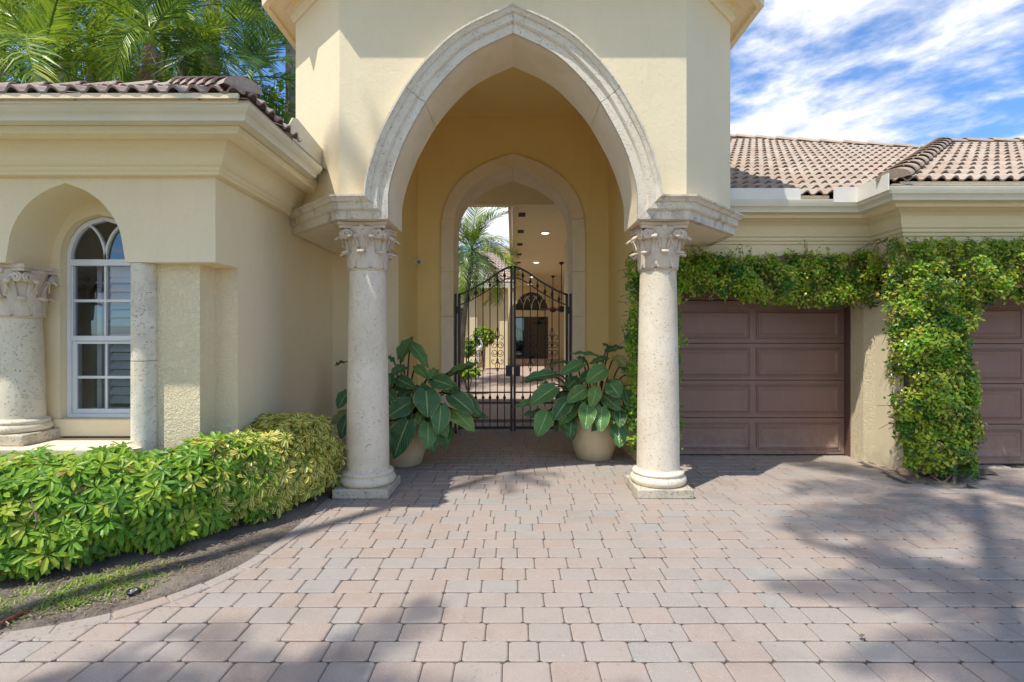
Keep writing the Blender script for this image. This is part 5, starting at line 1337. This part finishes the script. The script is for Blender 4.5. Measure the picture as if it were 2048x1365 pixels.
m = MB(); m.box(-1, 3, YW+.5, YW+4, 0, 4.2); m.f = [f for i, f in enumerate(m.f) if i != 2]; m.t = m.t[:len(m.f)]; m.build('room', M_dark, fw)
# courtyard palm
random.seed(8)
palm('green courtyard palm with curved pale trunk seen through the gateway', tuple(P(921, 760, 15)-Vector((0, 0, .1))), tuple(P(944, 520, 15)), None, None, .07, n=32, mats=[M_frond, M_frond_b], elev=(85, -35), sc=.80, shaft=.35)
# shrubs and small items
def shrub(label, c, rad, n, mat, name='shrub'):
    t = thing(name, label, 'shrub', (c[0], c[1], c[2]-rad[2]), None); m = MB()
    for k in range(6): m.tube([(c[0], c[1], zf(c[1])-.05), (c[0]+random.uniform(-1, 1)*rad[0]*.6, c[1], c[2])], [.02, .008], 5)
    m.build('stem', M_wood, t); m = MB()
    for k in range(n):
        v = Vector((random.gauss(0, 1), random.gauss(0, 1), random.gauss(0, 1))).normalized(); v = Vector((v.x*rad[0], v.y*rad[1], v.z*rad[2]))*random.uniform(.7, 1.05)
        vine_leaf(m, Vector(c)+v, (v+Vector((random.gauss(0, .3), -.2, .3))).normalized(), random.uniform(.09, .15), random.random())
    o = m.build('foliage', mat, t); return t
sx = P(933, 695, 19); shrub('clipped bright green shrub below the shutters in the courtyard', (sx.x, 19, sx.z), (.28, .25, .32), 1300, M_vine)
sx = P(968, 672, 19.8); shrub('loose thin shrub against the sunlit courtyard wall', (sx.x, 19.8, sx.z), (.42, .25, .36), 900, M_vine)
sx = P(936, 742, 13); shrub('small dark shrub at the edge of the courtyard path', (sx.x, 13, sx.z), (.3, .2, .16), 260, M_vine)
t = thing('statue', 'slim white heron statue standing beside the courtyard shrubs', 'statue', (-1.25, 18, .27)); sb = P(957, 720, 18)
m = MB(); m.tube(spline([(sb.x, 18, sb.z-.2), (sb.x, 18, sb.z+.15), (sb.x+.03, 18, sb.z+.35), (sb.x+.12, 18, sb.z+.5), (sb.x+.06, 18, sb.z+.72), (sb.x-.02, 18, sb.z+.74)], 4), [.02]*5+[.03, .05, .07, .09, .10, .09, .07, .05, .04, .03, .03, .03, .03, .03, .02, .01], 8); m.build('body', M_white, t, smooth=True)

# ------------------------------------------------------------------ small things in the beds
bb = P(267, 1192, 2.98); t = thing('drain_cap', 'small round black cap set in the soil below the hedge', 'drain cap', (bb.x, bb.y, 0))
m = MB(); m.lathe([(.034, 0), (.036, .014), (.030, .020), (.024, .019), (.022, .014), (.012, .014), (.010, .018)], (bb.x, bb.y, .02), 20); m.build('cap', M_black, t, auto=40)
m = MB(); m.lathe([(.018, 0), (.018, .003)], (bb.x, bb.y, .0345), 16); m.build('ring', M_plaque, t)
a = P(-8, 1268, 2.62); b = P(62, 1232, 2.78); m = MB(); m.tube([(a.x, a.y, .03), ((a.x+b.x)/2, (a.y+b.y)/2, .035), (b.x, b.y, .03)], .011, 8)
tag(m.build('pipe', M_rust), 'rust red pipe lying in the bed at the lower left corner', 'pipe')
def rock(name, label, c, r, mat, seed, cat='rock'):
    bm = bmesh.new(); bmesh.ops.create_icosphere(bm, subdivisions=3, radius=1)
    for v in bm.verts:
        k = 1+.28*NZ.noise(v.co*1.3+Vector((seed, 0, 0)))+.08*NZ.noise(v.co*4); v.co = Vector((v.co.x*r[0], v.co.y*r[1], v.co.z*r[2]))*k+Vector(c)
    me = bpy.data.meshes.new(name); bm.to_mesh(me); bm.free(); me.materials.append(mat); me.polygons.foreach_set('use_smooth', [True]*len(me.polygons))
    o = bpy.data.objects.new(name, me); COL.objects.link(o); return tag(o, label, cat)
rk = P(1813, 950, 5.58); rock('rock', 'tan fist-sized rock in the soil beside the vine stems', (rk.x, rk.y, .05), (.10, .055, .055), M_rock, 3)
# leaves lying about
def fallen(label, px, py, col, L, group, flat=.01):
    Y = 1536/(py-678); p = P(px, py, Y); m = MB(); a = random.random()*6.28; d = Vector((math.cos(a), math.sin(a), .1)); leaflet(m, Vector((p.x, p.y, .02)), d, Vector((0, 0, 1)), L, L*.45, random.random())
    tag(m.build('fallen_leaf', col), label, 'fallen leaf', group)
M_red = m_simple('red_leaf', (.42, .07, .025), .6, .2, 20)
fallen('red-brown leaf lying on the bare soil near the curved kerb', 388, 1146, M_red, .05, None)
fallen('orange-red leaf on the pavers beside the right flower pot', 1143, 908, M_red, .11, None)
fallen('dry leaf on the pavers between the right column and garage door', 1515, 940, M_litter, .09, None)
fallen('small dark twig-like leaf on the shaded pavers at lower right', 1730, 1277, M_litter, .045, None)
# grass tufts, weeds and litter on the bed strip
random.seed(9)
def bed_pt():
    while True:
        i = random.randrange(len(BED)-8); a, b = BED[i], BED[i+1]; p = a.lerp(b, random.random()); t_ = (b-a).normalized(); n = Vector((-t_.y, t_.x, 0)); w = .02+random.random()*.62
        q = p+n*w
        if q.y > 2.5 and q.x > -4: return q, w
gr = MB(); tufts = []
for _ in range(120):
    px = random.choice([random.gauss(130, 60), random.gauss(40, 40), random.gauss(190, 60), random.gauss(290, 40), random.uniform(0, 400)]); py = 1262-px*.22-random.uniform(12, 62)
    tufts.append(P(px, py, 1536/(py-678)))
for tf in tufts:
    for k in range(random.randint(14, 40)):
        a = random.random()*6.28; q = Vector((tf.x+random.gauss(0, .03), tf.y+random.gauss(0, .03), .012)); L = random.uniform(.025, .075); d = Vector((math.cos(a), math.sin(a), random.uniform(.2, .9))).normalized(); s = Vector((-d.y, d.x, 0))*.0045; t0 = random.random()
        gr.add([q-s, q+s, q+d*L*.6+s*.8, q+d*L*.6-s*.8, q+d*L-Vector((0, 0, L*.2))], [(0, 1, 2, 3), (3, 2, 4)], t0)
o = gr.build('grass', M_grass); o['kind'] = 'stuff'; o['label'] = 'patchy green grass along the curved bed edge'; o['category'] = 'grass'
lt = MB()
for _ in range(3200):
    q, w = bed_pt(); z = .022+random.random()*.01; a = random.random()*6.28; d = Vector((math.cos(a), math.sin(a), random.uniform(-.1, .35))); L = random.uniform(.008, .035); s = Vector((-d.y, d.x, random.uniform(-.3, .3)))*random.uniform(.001, .005)
    lt.add([(q.x, q.y, z), Vector((q.x, q.y, z))+s, Vector((q.x, q.y, z))+s+d*L, Vector((q.x, q.y, z))+d*L], [(0, 1, 2, 3)], random.random())
for _ in range(500):
    x = random.uniform(4.2, 4.9); y = random.uniform(5.2, 5.65); a = random.random()*6.28; d = Vector((math.cos(a), math.sin(a), random.uniform(-.1, .3))); L = random.uniform(.01, .035); s = Vector((-d.y, d.x, .1))*.004
    if inside(BED2_POLY, x, y): lt.add([(x, y, .025), Vector((x, y, .025))+s, Vector((x, y, .025))+s+d*L, Vector((x, y, .025))+d*L], [(0, 1, 2, 3)], random.random())
for _ in range(420):       # bits blown on to the pavers beside the bed
    i = random.randrange(8, len(BED)-1); p = BED[i]; t_ = (BED[i]-BED[i-1]).normalized(); n = Vector((t_.y, -t_.x, 0)); q = p+n*abs(random.gauss(0, .16)); a = random.random()*6.28; L = random.uniform(.004, .016)
    d = Vector((math.cos(a), math.sin(a), random.uniform(0, .2))); s = Vector((-d.y, d.x, 0))*random.uniform(.001, .004); q.z = .010
    lt.add([q, q+s, q+s+d*L, q+d*L], [(0, 1, 2, 3)], random.random())
for _ in range(500):       # crumbs over the whole drive
    y = 2.2+random.random()**1.3*4.2; x = random.uniform(-1.5, y); a = random.random()*6.28; L = random.uniform(.004, .014); d = Vector((math.cos(a), math.sin(a), .1)); s = Vector((-d.y, d.x, 0))*random.uniform(.001, .003); q = Vector((x, y, .006))
    if inside(BED_POLY, x, y): continue
    lt.add([q, q+s, q+s+d*L, q+d*L], [(0, 1, 2, 3)], random.random())
o = lt.build('leaf_litter', M_litter); o['kind'] = 'stuff'; o['label'] = 'dry litter and twigs scattered over the bed soil'; o['category'] = 'litter'
